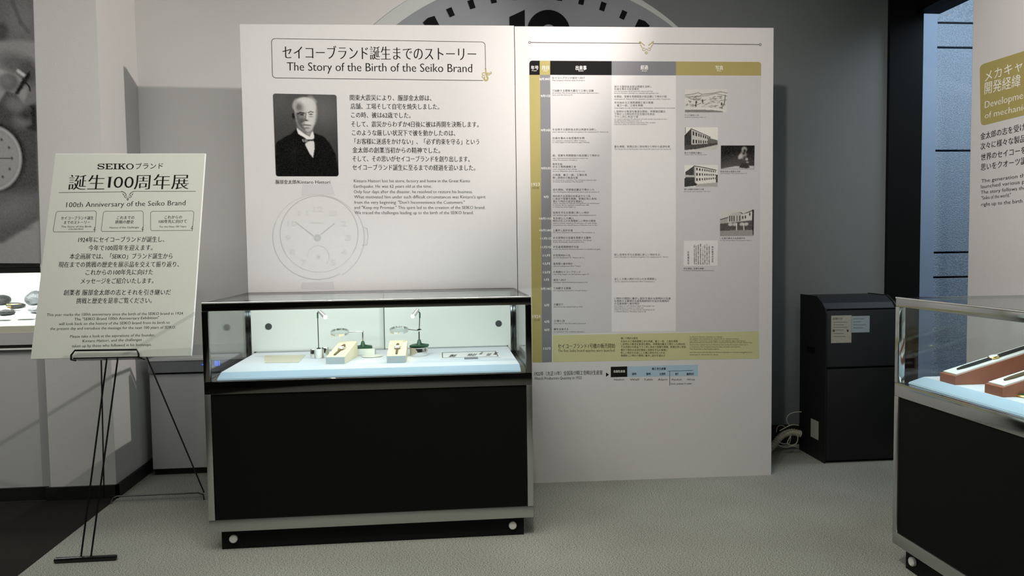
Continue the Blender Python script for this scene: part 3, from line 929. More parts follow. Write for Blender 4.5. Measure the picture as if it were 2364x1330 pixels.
mb = MB(); slab_px(mb, PP, [(1412, 174), (1560, 175), (1560, 765), (1412, 766)]); mb.put('detail_column', 'cell_white', pB)
mb = MB(); slab_px(mb, PP, [(1560.5, 175), (1757, 175.5), (1752, 765), (1560.5, 765)]); mb.put('photo_column', 'cell_light', pB)
mb = MB(); slab_px(mb, PP, [(1276, 774), (1752, 765), (1753, 828), (1276, 836)]); mb.put('highlight_box', 'olive_pale', pB)

mb = MB()
for t, a, b_, y, h in (('年号', 1226, 1243, 160, 8), ('出来事', 1329, 1354, 161, 9), ('経過', 1479, 1496, 160, 9), ('写真', 1652, 1669, 161, 9), ('月日', 1251, 1267, 160, 8)):
    put_text(mb, PP, t, a, y, b_, y, h, .0010, style='bold')
for t, a, b_, y in (('Year', 1227, 1240, 164.5), ('Event', 1336, 1347, 165), ('Detail', 1482, 1493, 165), ('Photo', 1655, 1665, 165), ('Date', 1255, 1264, 164.5)):
    put_text(mb, PP, t, a, y, b_, y, 3.2, .0010)
for y, t in ((185, '8月30日'), (224, '9月1日'), (303, '9月3日'), (391, '9月5日'), (457, '9月'), (507, '10月15日'), (534, '10月28日'), (553, '11月1日'), (573, '11月7日'), (592, '11月'), (611, '12月'), (631, '12月'),
             (648, '1月'), (669, '3月18日'), (707, '5月'), (745, '6月'), (764, '8月'), (807, '12月')):
    xx = 1258.5 + (y - 173) * .0065
    ww = 2.6 * len(t)
    put_text(mb, PP, t, xx - ww, y, xx + ww, y, 5.2, .0010, style='bold')
put_text(mb, PP, '1923', 1227, 430, 1246, 429, 8, .0010, style='serif')
put_text(mb, PP, '1924', 1230, 735, 1248, 734, 8, .0010, style='serif')
mb.put('white_table_lettering', 'white_ink', pB)
mb = MB()
put_text(mb, PP, '大正12年', 1229, 436, 1244, 436, 4.5, .0010); put_text(mb, PP, '大正13年', 1232, 741, 1246, 741, 4.5, .0010)
mb.put('era_lettering', 'ink_grey', pB)

JP = ['セイコーブランド誕生へ向けて始動する', '関東大震災で工場と店舗を全焼する', '服部金太郎は再建を決断し社員を集める', '仮営業所を開設、営業を再開', '銀座の仮店舗にて時計の販売を始める',
      '工場再建', '精工舎の再建、着工', '一部、工場を再開し掛時計の製造を', '製造を開始、早期復旧', '震災で預かった時計約千五百個分を新品で', '十二月に本店で営業を再開、新聞広告に告知',
      '預かり時計の返済を開始し信用を守る', 'お客様に新しい時計をお返しした', '輸入時計の仕入れを再開', '新しい時計の開発に着手し設計を進める', '掛時計の生産を再開する', '置時計生産再開', '腕時計を設計', '目覚時計の生産再開へ', '懐中時計の再開']
ENS = ['The company resumes sales of clocks and watches', 'The Great Kanto Earthquake destroyed the store and the factory', 'Kintaro decides to rebuild and gathers his employees',
       'K. Hattori & Co. opened a temporary office', 'Temporary shop begins to sell watches again', 'Newspaper advertisement promised to return watches', 'Production of wall clocks resumed at the rebuilt factory', 'Watches lost in the fire were returned to customers']
C1 = [(180, 1350, 'j'), (186, 1350, 'e'), (209.5, 1370, 'j'), (215, 1383, 'e'), (219.5, 1322, 'e'), (299, 1377, 'j'), (305, 1404, 'e'), (319, 1349, 'j'), (325, 1353, 'e'), (329, 1361, 'e'),
      (359, 1384, 'j'), (365.5, 1357, 'e'), (370, 1332, 'e'), (379, 1298, 'j'), (385, 1330, 'j'), (391, 1332, 'e'), (395.5, 1350, 'e'), (404, 1355, 'j'), (410.5, 1334, 'j'), (416, 1376, 'e'), (420, 1346, 'e'),
      (438, 1372, 'j'), (443.5, 1384, 'e'), (453, 1362, 'j'), (459, 1377, 'j'), (465, 1346, 'j'), (469.5, 1384, 'e'), (473.8, 1360, 'e'), (478, 1329, 'e'), (491, 1360, 'j'), (497, 1376, 'e'), (504, 1325, 'j'),
      (510, 1375, 'j'), (515.5, 1378, 'e'), (520, 1379, 'e'), (532, 1322, 'j'), (537, 1373, 'e'), (549, 1364, 'j'), (555, 1366, 'e'), (559, 1349, 'e'), (570, 1336, 'j'), (575.5, 1386, 'e'), (589.5, 1317, 'j'),
      (595, 1350, 'e'), (609, 1322, 'j'), (614.5, 1340, 'e'), (628, 1340, 'j'), (633.5, 1359, 'e'), (646.5, 1306, 'j'), (652, 1356, 'e'), (665.5, 1318, 'j'), (671, 1357, 'e'), (703, 1300, 'j'), (708.5, 1345, 'e'),
      (741, 1304, 'j'), (747, 1352, 'e'), (760, 1312, 'j'), (766, 1349, 'e')]
C2 = [(200, 1505, 'j'), (205.5, 1475, 'j'), (211, 1507, 'e'), (215.5, 1520, 'e'), (223, 1539, 'j'), (229, 1548, 'e'), (237, 1508, 'j'), (243.5, 1484, 'j'), (249.5, 1558, 'e'), (257.5, 1536, 'j'), (263.5, 1511, 'j'),
      (269.5, 1473, 'j'), (275.3, 1542, 'e'), (279.3, 1481, 'e'), (283.3, 1513, 'e'), (287.3, 1494, 'e'), (338.5, 1546, 'j'), (344.5, 1549, 'e'), (588, 1524, 'j'), (593.5, 1543, 'e'), (644, 1516, 'j'), (650, 1511, 'e'),
      (689, 1548, 'j'), (695, 1545, 'j'), (701, 1476, 'j'), (706.5, 1510, 'e'), (711, 1485, 'e'), (715.3, 1511, 'e'), (719.6, 1491, 'e')]
JPALL = ''.join(JP).replace(' ', '')
ENALL = ' '.join(ENS)


def rows(rows_, x0f, mj, me_, jk=0, ek=0, jw=5.9, ew=2.05, jh=4.6, eh=3.1):
    for y, x1, k in rows_:
        x0 = x0f(y)
        L = x1 - x0
        if k == 'j':
            nch = max(2, int(round(L / jw)))
            t = (JPALL + JPALL)[jk % len(JPALL):][:nch]; jk += nch
            put_text(mj, PP, t, x0, y + 2.2, x1, y + 2.2, jh, .0010, style='plain')
        else:
            nch = max(3, int(round(L / ew)))
            t = (ENALL + ' ' + ENALL)[ek % len(ENALL):][:nch].strip(); ek += nch
            put_text(me_, PP, t, x0, y + 1.2, x1, y + 1.2, eh, .0010, style='plain')
    return jk, ek


mj, me_ = MB(), MB()
# a few entries spelled as they read
jk, ek = rows(C1, lambda y: 1274.5 + (y - 173) * .0065, mj, me_)
mj.put('event_text_japanese', 'ink', pB); me_.put('event_text_english', 'ink_grey', pB)
mj, me_ = MB(), MB()
jk, ek = rows(C2, lambda y: 1418, mj, me_, 31, 60)
mj.put('detail_text_japanese', 'ink', pB); me_.put('detail_text_english', 'ink_grey', pB)

mb = MB()
put_text(mb, PP, 'セイコーブランド1号機の販売開始', 1288, 804, 1420, 803, 10, .0010, style='mincho')
put_text(mb, PP, 'The first Seiko brand watches were launched.', 1288, 813, 1420, 812, 7, .0010, style='serif')
mb.put('highlight_heading', 'ink', pB)
mj, me_ = MB(), MB()
rows([(781, 1472, 'j'), (788, 1564, 'j'), (794.5, 1581, 'j'), (801, 1583, 'j'), (808, 1541, 'j'), (814.5, 1535, 'j'), (821, 1535, 'j')], lambda y: 1433, mj, me_, 70, 0, 5.2)
rows([(778, 1667, 'e'), (782.5, 1706, 'e'), (787, 1722, 'e'), (791, 1736, 'e'), (796, 1726, 'e'), (801, 1708, 'e'), (806, 1660, 'e'), (813.5, 1736, 'e'), (819, 1658, 'e')], lambda y: 1592, mj, me_, 70, 100, ew=2.0)
mj.put('highlight_text', 'ink', pB); me_.put('highlight_text_english', 'ink_grey', pB)
mb = MB()
put_text(mb, PP, '1922年（大正11年）全国及び精工舎時計生産量', 1234, 867, 1391, 864, 9, .0010, style='mincho')
put_text(mb, PP, 'Watch Production Quantity in 1922', 1234, 877, 1343, 875, 7, .0010, style='serif')
slab_px(mb, PP, [(1399, 860), (1406, 865), (1399, 870)])
mb.put('production_heading', 'ink', pB)
mb = MB(); slab_px(mb, PP, [(1410, 847), (1448, 846), (1448, 870), (1410, 871)]); mb.put('production_black_cell', 'black_print', pB)
mb = MB(); slab_px(mb, PP, [(1448.3, 846), (1611, 842), (1611, 868), (1448.3, 870)]); mb.put('production_blue_cell', 'blue_print', pB)
mb = MB(); put_text(mb, PP, '全国生産量', 1416, 860, 1443, 859.5, 5, .0012, style='bold'); mb.put('white_lettering', 'white_ink', pB)
mb = MB()
put_text(mb, PP, '精工舎生産量', 1505, 854, 1537, 853.5, 5, .0012, style='bold')
for a, b_, t in ((1459, 1469, '掛時'), (1492, 1502, '置時'), (1523, 1536, '目覚時'), (1559, 1566, '懐中'), (1585, 1602, '腕時計')):
    put_text(mb, PP, t, a, 866, b_, 865.5, 5, .0012, style='bold')
for a, b_, t in ((1418, 1441, 'Nation'), (1454, 1475, 'Wall'), (1486, 1507, 'Table'), (1519, 1541, 'Alarm'), (1551, 1574, 'Pocket'), (1585, 1604, 'Wrist')):
    put_text(mb, PP, t, a, 878.5, b_, 878, 4.6, .0012, style='serif')
put_text(mb, PP, 'Unit: pieces in year', 1548, 888, 1597, 887, 4.2, .0012)
line_px(mb, PP, [(1546, 857), (1546, 890)], 1); line_px(mb, PP, [(1541, 857), (1600, 855)], .8)
mb.put('production_lettering', 'ink', pB)


# small printed photographs
def building(pc, V, rows_, cols, x0, x1, ytl, ytr, ybl, ybr, v=0.02, wv=0.55):
    """a facade in perspective with window openings"""
    pc.poly([(x0, ytl), (x1, ytr), (x1, ybr), (x0, ybl)], wv)
    for j in range(rows_):
        for i in range(cols):
            u0, u1 = (i + .28) / cols, (i + .74) / cols
            f0, f1 = (j + .28) / rows_, (j + .78) / rows_
            u0, u1 = u0 ** .82, u1 ** .82
            q = []
            for (u, f) in ((u0, f0), (u1, f0), (u1, f1), (u0, f1)):
                x = x0 + (x1 - x0) * u
                yt = ytl + (ytr - ytl) * u; yb = ybl + (ybr - ybl) * u
                q.append((x, yt + (yb - yt) * f))
            pc.poly(q, v)


SEP = (1, .97, .90)
p = Pic(0, 0, 96, 54, 110, 62, 0.66)
p.line([(0, 14), (20, 11), (30, 8), (38, 12), (60, 10), (80, 6), (96, 9)], .9, 0.25)
p.line([(0, 18), (50, 15), (70, 10), (96, 16)], .8, 0.3)
rr = random.Random(3)
for k in range(60):
    x = rr.uniform(2, 92); y = rr.uniform(16, 42)
    p.line([(x, y), (x + rr.uniform(2, 9), y + rr.uniform(-4, 3))], rr.uniform(.5, 1.1), rr.uniform(.08, .3), .8)
for x, y in ((26, 30), (40, 27), (25, 37), (84, 34)): p.ell(x, y, 1.6, 4, 0.04, .3)
p.line([(0, 47), (60, 45), (92, 50)], 1.0, .75)
p.poly([(0, 47), (60, 48), (88, 51), (88, 54), (0, 54)], .22, 1)
p.line([(92, 14), (90, 34), (84, 44)], 1, .1)
p.noise(.04)
p.put('print_ruined_city', PP, [(1581, 206), (1679, 206), (1677, 260), (1581, 260)], pB, 'small sepia photograph of a ruined city', SEP)
p = Pic(0, 0, 77, 53, 96, 66, 0.78)
p.poly([(0, 18), (16, 2), (17, 44), (0, 44)], 0.05)
building(p, None, 2, 8, 16, 60, 2, 22, 42, 38)
p.poly([(54, 24), (77, 30), (77, 40), (54, 40)], .16, 1)
p.poly([(0, 41), (77, 36), (77, 46), (0, 53)], 0.08, 1); p.poly([(30, 50), (77, 40), (77, 53), (20, 53)], .55, 1)
p.line([(2, 0), (2, 14)], .8, .1); p.line([(15, 3), (60, 23)], .8, .08)
p.noise(.03)
p.put('print_store_building', PP, [(1580, 294), (1657, 294), (1657, 347), (1580, 347)], pB, 'small sepia photograph of a two storey corner building', SEP)
p = Pic(0, 0, 77, 51, 96, 64, 0.76)
p.poly([(2, 16), (22, 2), (23, 40), (2, 40)], .07)
building(p, None, 3, 9, 24, 73, 2, 12, 40, 34, .03, .72)
p.line([(22, 2), (45, 6), (73, 12)], 1, .05); p.line([(24, 2), (24, 42)], .8, .2)
p.poly([(0, 30), (12, 32), (24, 40), (34, 47), (0, 51)], .05, 1); p.poly([(73, 22), (77, 22), (77, 44), (72, 44)], .06)
p.poly([(0, 23), (22, 24), (22, 28), (0, 28)], .55, 1)
p.poly([(30, 44), (77, 40), (77, 51), (24, 51)], .42, 1)
p.noise(.03)
p.put('print_factory_building', PP, [(1580, 381), (1657, 381), (1657, 432), (1580, 432)], pB, 'small sepia photograph of a three storey building', SEP)
p = Pic(0, 0, 78, 54, 96, 66, 0.018)
p.ell(20, 54, 50, 22, 0.10, .7, -15); p.poly([(0, 54), (0, 53), (34, 47), (78, 46), (78, 54)], .55, 2)
p.poly([(42, 50), (48, 40), (54, 38), (62, 42), (68, 50), (60, 52)], 0.05, 1)
p.ell(52, 22, 7, 9, .30, .3); p.ell(54, 9, 6, 6, .34, .3); p.ell(45, 25, 4, 6, .5, .4, 30); p.ell(55, 12, 3, 4, .04, .3)
p.ell(56, 32, 5, 8, .08, .3); p.ell(60, 31, 3, 3, .42, .4); p.ell(62, 38, 3, 2, .3, .4); p.ell(53, 18, 3, 3, .05, .4)
p.noise(.02)
p.put('print_small_object', PP, [(1664, 336), (1742, 336), (1741, 391), (1664, 391)], pB, 'small dark photograph of a little metal figure', (1, .97, .95))
p = Pic(0, 0, 78, 59, 96, 72, 0.62)
p.poly([(0, 22), (18, 17), (18, 28), (0, 30)], .40); p.line([(0, 21), (18, 16), (30, 8), (48, 6), (52, 10), (74, 2)], 1, .06)
p.poly([(18, 14), (32, 6), (48, 6), (50, 25), (20, 27)], .52); p.poly([(50, 10), (72, 5), (74, 24), (50, 25)], .66)
for x in (21, 26, 31, 38, 44): p.poly([(x, 13), (x + 2, 12), (x + 2, 25), (x, 25)], .08)
for x, y in ((52, 17), (58, 16), (68, 10)): p.ell(x, y, 1.6, 4, .04, .3)
p.poly([(0, 30), (20, 28), (78, 22), (78, 46), (0, 48)], .10, 1)
for x in (24, 34, 50, 60): p.ell(x, 32, 5, 3.6, .55, .3, -8)
p.line([(38, 30), (38, 48)], 1, .75); p.line([(54, 30), (55, 47)], 1, .7); p.line([(19, 28), (74, 23)], .8, .5)
p.poly([(0, 46), (78, 45), (78, 59), (0, 59)], .33, 1); p.poly([(73, 0), (78, 0), (78, 56), (75, 56)], .04)
p.noise(.03)
p.put('print_shop_street', PP, [(1662, 486), (1741, 484), (1740, 545), (1662, 546)], pB, 'small sepia photograph of a shop with awnings', SEP)
mb = MB()
slab_px(mb, PP, [(1579, 556), (1657, 555), (1656, 613), (1578, 614)], .0007)
mb.put('print_newspaper_notice', 'cell_white', pB)
mb = MB()


def vcol(x, ya, yb, txt, w_):
    n_ = len(txt); st = (yb - ya) / n_
    for i, ch in enumerate(txt): put_text(mb, PP, ch, x - w_ / 2, ya + st * (i + .85), x + w_ / 2, ya + st * (i + .85), st * .75, .0012, style='bold')


vcol(1589, 579, 611, 'お客様各位', 4)
vcol(1645, 568, 606, '時計販売の広告', 4)
for x in (1603, 1607, 1612, 1617, 1622.5, 1627, 1632, 1637):
    ks = JPALL[int(x) % 60:][:14]
    vcol(x, 563 + (x % 3) * 2, 611, ks, 2.6)
mb.put('newspaper_lettering', 'ink_grey', pB)
mj, me_ = MB(), MB()
rows([(265.5, 1613, 'j'), (270.5, 1629, 'e')], lambda y: 1580, mj, me_, 5, 5, 4.8, jh=3.4, eh=2.6)
rows([(352.5, 1620, 'j'), (357, 1631, 'e')], lambda y: 1580, mj, me_, 15, 15, 4.8, jh=3.4, eh=2.6)
rows([(436.5, 1625, 'j'), (442, 1640, 'e')], lambda y: 1579, mj, me_, 25, 25, 4.8, jh=3.4, eh=2.6)
rows([(395.5, 1709, 'j'), (400.5, 1724, 'e')], lambda y: 1663, mj, me_, 35, 35, 4.8, jh=3.4, eh=2.6)
rows([(539.5 + 10, 1720, 'j'), (555, 1735, 'e')], lambda y: 1662, mj, me_, 45, 45, 4.8, jh=3.4, eh=2.6)
rows([(619.5, 1624, 'j'), (624.5, 1648, 'e')], lambda y: 1578, mj, me_, 55, 55, 4.8, jh=3.4, eh=2.6)
mj.put('photo_captions', 'ink', pB); me_.put('photo_captions_english', 'ink_grey', pB)


# ================================================================== DISPLAY CASES
def make_case(name, loc, W, D, label, mirror):
    """local frame: front-left bottom corner at loc; x along the front, y into the case. mirror swaps axes for the second case"""
    r = empty(name, loc, label, 'display case', 'glass display cases')

    def L(mb, x0, x1, y0, y1, z0, z1, bev=0.0):
        if mirror:      # front of the case faces -X: case x runs along -Y
            return mb.box(loc[0] + y0, loc[0] + y1, loc[1] - x1, loc[1] - x0, z0, z1, bev)
        return mb.box(loc[0] + x0, loc[0] + x1, loc[1] + y0, loc[1] + y1, z0, z1, bev)
    t = 0.03
    CH = 'chrome' if mirror else 'chrome_dark_reflection'
    zf, zr0, zr1, zt0, zt1 = 0.095, 0.738, 0.797, 1.122, 1.160
    # base
    L(MB(), .045, W - .045, .035, D - .035, 0.0, .10).put('plinth', 'plinth', r)
    L(MB(), t, W - t, .006, D - .006, .15, zr0).put('cabinet_body', 'black_panel', r)
    L(MB(), 0, W, 0, D, zf, .150, .0025).put('bottom_frame', 'steel', r, True)
    L(MB(), 0, W, 0, D, zr0, zr1, .0025).put('middle_rail', CH, r, True)
    for (a, b_) in ((0, 0), (W - .028, 0), (0, D - .028), (W - .028, D - .028)):
        L(MB(), a, a + .028, b_, b_ + .028, .150, zr0, .0015).put('lower_post', 'steel', r, True)
        L(MB(), a, a + .028, b_, b_ + .028, zr1, zt0, .0015).put('upper_post', CH, r, True)
    L(MB(), 0, W, 0, .030, zt0, zt1, .004).put('top_front_rail', CH, r, True)
    e0 = (loc[0] + .0015, loc[1] - .003, zt1 - .0005) if mirror else (loc[0] + .003, loc[1] + .0015, zt1 - .0005)
    e1 = (loc[0] + .0015, loc[1] - W + .003, zt1 - .0005) if mirror else (loc[0] + W - .003, loc[1] + .0015, zt1 - .0005)
    MB().tube([e0, e1], .0045, 16).put('polished_edge', 'edge_metal', r, True)
    L(MB(), 0, W, D - .014, D, zt1 - .014, zt1, .001).put('top_back_rail', CH, r, True)
    for a in (0, W - .012):
        L(MB(), a, a + .012, .03, D - .014, zt1 - .012, zt1, .001).put('top_side_rail', CH, r, True)
    L(MB(), .012, W - .012, .030, D - .014, zt1 - .008, zt1 - .001).put('top_glass', 'glass', r)
    L(MB(), .028, W - .028, .010, .015, zr1, zt0).put('front_glass', 'glass', r)
    for a in (.008, W - .013):
        L(MB(), a, a + .005, .028, D - .028, zr1, zt1 - .012).put('side_glass', 'glass', r)
    L(MB(), .03, W - .03, .030, .050, zt0 + .016, zt0 + .020).put('light_housing', 'black_metal', r)
    L(MB(), .05, W - .05, .032, .046, zt0 + .011, zt0 + .016).put('light_strip', 'led', r)
    # deck: raised white platform with a sloped front
    mb = MB()
    pts = [(.045, .8), (.045, .8), ]
    y0, y1, y2 = .030, .10, D - .045
    prof = [(y1, zr1 + .001), (y1, .825), (y2, .825), (y2, zr1 + .001)]
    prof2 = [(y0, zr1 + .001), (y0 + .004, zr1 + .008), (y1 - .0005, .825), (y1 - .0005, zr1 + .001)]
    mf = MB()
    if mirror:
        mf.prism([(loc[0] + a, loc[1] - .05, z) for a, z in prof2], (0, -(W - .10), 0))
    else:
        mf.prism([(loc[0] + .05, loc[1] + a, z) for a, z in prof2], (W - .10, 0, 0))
    mf.put('deck_front_slope', 'deck_blue_shade', r)  # front slope of the same cloth, LED tint painted in
    if mirror:
        mb.prism([(loc[0] + a, loc[1] - .05, z) for a, z in prof], (0, -(W - .10), 0))
    else:
        mb.prism([(loc[0] + .05, loc[1] + a, z) for a, z in prof], (W - .10, 0, 0))
    mb.put('deck', 'deck', r)
    for x in (.10, W - .10):
        c = (loc[0] + .035, loc[1] - x, .05) if mirror else (loc[0] + x, loc[1] + .035, .05)
        MB().lathe([(.006, 0), (.019, .001), (.019, .012), (.015, .016)], c, 20, (-1, 0, 0) if mirror else (0, -1, 0)).put('levelling_knob', 'white_plastic', r, True)
    return r, L


DC, LC = make_case('display_case', (-1.086, 3.56, 0), 1.513, .80, 'long glass display case with black base in front of the story panels', False)
W = 1.513
# white sliding back doors with finger holes
LC(MB(), .03, .775, .772, .782, .80, 1.146).put('back_door', 'backboard', DC)
LC(MB(), .765, W - .03, .760, .770, .80, 1.146).put('back_door', 'backboard', DC)
MB().box(-.3225, -.3185, 4.318, 4.334, .80, 1.146).put('door_edge', 'hole', DC)
for px_ in ((620, 754, .7715), (1151, 747, .7595)):
    c = on_y(px_[0], px_[1], 3.56 + px_[2])
    MB().lathe([(.0185, 0), (.0185, .0015)], (c.x, 3.56 + px_[2], c.z), 24, (0, -1, 0)).put('finger_hole', 'hole', DC)
MB().box(-1.04, .38, 4.318, 4.325, .80, .832).put('back_track', 'chrome', DC)

RC, LR = make_case('side_display_case', (1.93, 3.054, 0), 1.513, .82, 'glass display case at the right edge holding red-brown wooden watch stands', True)
RC['group'] = 'glass display cases'

ZD = .826


def pz(x, y, z=ZD): return on_z(x, y, z)


# parchment sheet
q = [pz(612, 821), pz(705, 820), pz(690, 837), pz(612, 838)]
tag(MB().prism(q, (0, 0, .0015)).put('parchment_sheet', 'parchment', origin=q[3]), 'old yellowed parchment sheet at the left of the display case deck', 'paper')
# framed certificate
fr_ = empty('certificate', pz(1085, 820), 'pale printed certificate in a thin dark frame at the right of the case deck', 'certificate')
x0, x1, y0, y1 = -.010, .305, 3.885, 4.11
MB().box(x0, x1, y0, y1, ZD, ZD + .004).put('sheet', 'paper', fr_)
mb = MB()
for (a, b_, c_, d_) in ((x0 + .012, x1 - .012, y0 + .012, y0 + .016), (x0 + .012, x1 - .012, y1 - .016, y1 - .012), (x0 + .012, x0 + .016, y0 + .012, y1 - .012), (x1 - .016, x1 - .012, y0 + .012, y1 - .012)):
    mb.box(a, b_, c_, d_, ZD + .004, ZD + .0052)
mb.put('border', 'ink_grey', fr_)
PC = Plane((x0, y0, ZD + .004), (1, 0, 0), (0, 1, 0))
mb = MB()
for (a, b_, y, t) in ((1035, 1050, 824, '製'), (1078, 1098, 822, '時計'), (1106, 1112, 818, '品'), (1122, 1132, 821, '証'), (1138, 1146, 819, '賞')):
    put_text(mb, PC, t, a, y, b_, y, 5, .0006, style='bold')
mb.put('lettering', 'ink_grey', fr_)
tag(MB().box(.115, .185, 3.862, 3.880, ZD, ZD + .006, .001).put('caption_strip', 'grey_print', origin=(.15, 3.87, ZD)), 'small grey caption strip in front of the framed certificate', 'card')
# white round tray / cloth between the stands
c = pz(858, 824)
tag(MB().lathe([(.05, 0), (.056, .003), (.048, .003), (.046, .0015), (.0, .0015)], (c.x, c.y + .02, ZD), 40).put('white_dish', 'pad', None, True, origin=(c.x, c.y, ZD)), 'shallow white round dish between the two watch stands', 'dish')


def wedge(loc, w_, l_, h0, h1, body, front):
    """mesh around its own base centre; slope rises along +y"""
    mb = MB()
    x = w_ / 2
    v = [(-x, 0, 0), (x, 0, 0), (x, l_, 0), (-x, l_, 0), (-x, 0, h0), (x, 0, h0), (x, l_, h1), (-x, l_, h1)]
    mb.add(v, [(0, 3, 2, 1), (4, 5, 6, 7), (1, 2, 6, 5), (2, 3, 7, 6), (3, 0, 4, 7), (0, 1, 5, 4)])
    return mb, MB().add([(-x, -.0008, 0), (x, -.0008, 0), (x, -.0008, h0), (-x, -.0008, h0), (-x, .001, 0), (x, .001, 0), (x, .001, h0), (-x, .001, h0)],
                        [(0, 1, 2, 3), (4, 7, 6, 5), (0, 4, 5, 1), (1, 5, 6, 2), (2, 6, 7, 3), (3, 7, 4, 0)])


def place(mb, name, m_, parent, smooth=False):
    """mesh given in the local frame of its parent"""
    sv = [Vector(v) + root_loc(parent) for v in mb.v]
    mb.v = [tuple(v) for v in sv]
    return mb.put(name, m_, parent, smooth)


W_, L_, H0, H1 = .094, .25, .034, .082
ws = empty('watch_stand', (0, 0, 0))
a, b_ = wedge(None, W_, L_, H0, H1, '', '')
place(a, 'sloped_block', 'stand', ws); place(b_, 'front_face', 'stand_front', ws)
sl = math.atan2(H1 - H0, L_)
wt = empty('wristwatch', (0, 0, 0))
# strap pieces and watch head lying on the slope
Rm = Matrix.Rotation(sl, 4, 'X')


def sl_pt(x, y, d): return (x, y * math.cos(sl) - d * math.sin(sl), H0 + y * math.sin(sl) + d * math.cos(sl))


def bm_prism_local(pts, d0, d1):
    mb = MB()
    n_ = len(pts)
    mb.add([sl_pt(x, y, d0) for x, y in pts] + [sl_pt(x, y, d1) for x, y in pts],
           [tuple(range(n_ - 1, -1, -1)), tuple(range(n_, 2 * n_))] + [(i, (i + 1) % n_, (i + 1) % n_ + n_, i + n_) for i in range(n_)])
    return mb


hc = .115
mb = bm_prism_local([(-.0045, .025), (.0045, .025), (.0055, hc - .014), (.015, hc - .004), (-.015, hc - .004), (-.0055, hc - .014)], .001, .006)
place(mb, 'lower_strap', 'strap', wt)
mb = bm_prism_local([(-.009, hc + .018), (.009, hc + .018), (.007, hc + .05), (-.004, hc + .055)], .003, .013)
place(mb, 'upper_strap', 'strap', wt)
cc = Vector(sl_pt(0, hc + .005, .004))
ax = Vector((0, -math.sin(sl), math.cos(sl)))
place(MB().lathe([(.015, 0), (.0175, .002), (.0175, .006), (.016, .008)], cc, 28, ax), 'watch_case', 'silver', wt, True)
place(MB().lathe([(.0145, .0), (.0145, .0006)], cc + ax * .008, 28, ax), 'watch_dial', 'dial', wt)
place(MB().lathe([(.002, 0), (.002, .004)], cc + Vector((.0175, 0, .004)), 10, (1, 0, 0)), 'crown', 'silver', wt)
p1 = (pz(753, 840) + pz(795, 840)) / 2
p2 = (pz(894, 838) + pz(936, 837)) / 2
ws2, wt2 = copy_tree(ws), copy_tree(wt)
for o, q_, rz in ((ws, p1, -9), (wt, p1, -9), (ws2, p2, 0), (wt2, p2, 0)):
    o.location = (q_.x, q_.y, ZD); o.rotation_euler = (0, 0, math.radians(rz))
wt.rotation_euler = (0, 0, math.radians(-14)); wt.location.x += -.012
G1, G2 = 'sloped watch stands', 'wristwatches on sloped stands'
tag(ws, 'cream sloped watch stand turned askew, left one in the display case', 'watch stand', G1)
tag(ws2, 'cream sloped watch stand set straight, right one in the display case', 'watch stand', G1)
tag(wt, 'small wristwatch with brown strap on the left, askew sloped stand', 'wristwatch', G2)
tag(wt2, 'small wristwatch with brown strap on the right, straight sloped stand', 'wristwatch', G2)

# chrome pots and drum
pt = empty('chrome_pot_cluster', (-.645, 4.06, ZD), 'cluster of three small chrome pots under the left lamp in the case', 'pots')
for i, (x, y, rr_, hh) in enumerate(((-.672, 4.05, .017, .048), (-.643, 4.035, .017, .05), (-.612, 4.06, .019, .056))):
    MB().lathe([(rr_ * .96, 0), (rr_, .002), (rr_, hh - .003), (rr_ * .9, hh), (rr_ * .8, hh)], (x, y, ZD), 24).put('pot', ['silver', 'pad', 'silver'][i], pt, True)
dr = empty('chrome_drum', (-.122, 4.05, ZD), 'round chrome drum under the green magnifier foot at the right of the case', 'drum')
MB().lathe([(.047, 0), (.048, .003), (.048, .042), (.046, .045)], (-.122, 4.05, ZD), 40).put('drum_body', 'silver', dr, True)
MB().lathe([(.0495, .0), (.0495, .004)], (-.122, 4.05, ZD + .041), 40).put('rim', 'silver', dr, True)


def lamp(name, foot, top, head0, head1, label):
    r = empty(name, foot, label, 'lamp', 'small spot lamps in the display case')
    f_, t_ = Vector(foot), Vector(top)
    MB().lathe([(.012, 0), (.012, .003), (.004, .006)], f_, 16).put('base', 'black_metal', r, True)
    MB().tube([f_ + Vector((0, 0, .004)), t_], .0022, 8).put('rod', 'black_metal', r, True)
    MB().tube([t_ - Vector((0, 0, .028)), t_], .0042, 8).put('socket', 'green_iron', r, True)
    a, b_ = Vector(head0), Vector(head1)
    d = (b_ - a).normalized(); Lh = (b_ - a).length
    MB().lathe([(.004, 0), (.0095, .003), (.0115, Lh * .7), (.0125, Lh)], a, 20, d).put('lamp_head', 'lamp_white', r, True); hd = r.children[-1]
    MB().lathe([(.0105, 0), (.010, .007), (.006, .013), (.001, .015)], b_, 18, d).put('bulb', 'bulb', hd, True)
    MB().tube([t_, a + d * .012], .003, 8).put('joint', 'black_metal', r)
    lt = light('case_spot', 'SPOT', b_ + d * .018, 1.0, (1.0, .78, .42), b_ + d * 1.0, spot_size=math.radians(95), spot_blend=.6, shadow_soft_size=.008)
    return r


YL = 4.05
lamp('spot_lamp', (-.643, 4.04, ZD + .05), on_y(733, 722, 4.04), on_y(736, 717, 4.04), on_y(750, 731, 4.02), 'small chrome spot lamp on a thin rod, left one, leaning right')
# the right lamp clamps above the magnifier post on the drum
gz2 = ZD + .0455


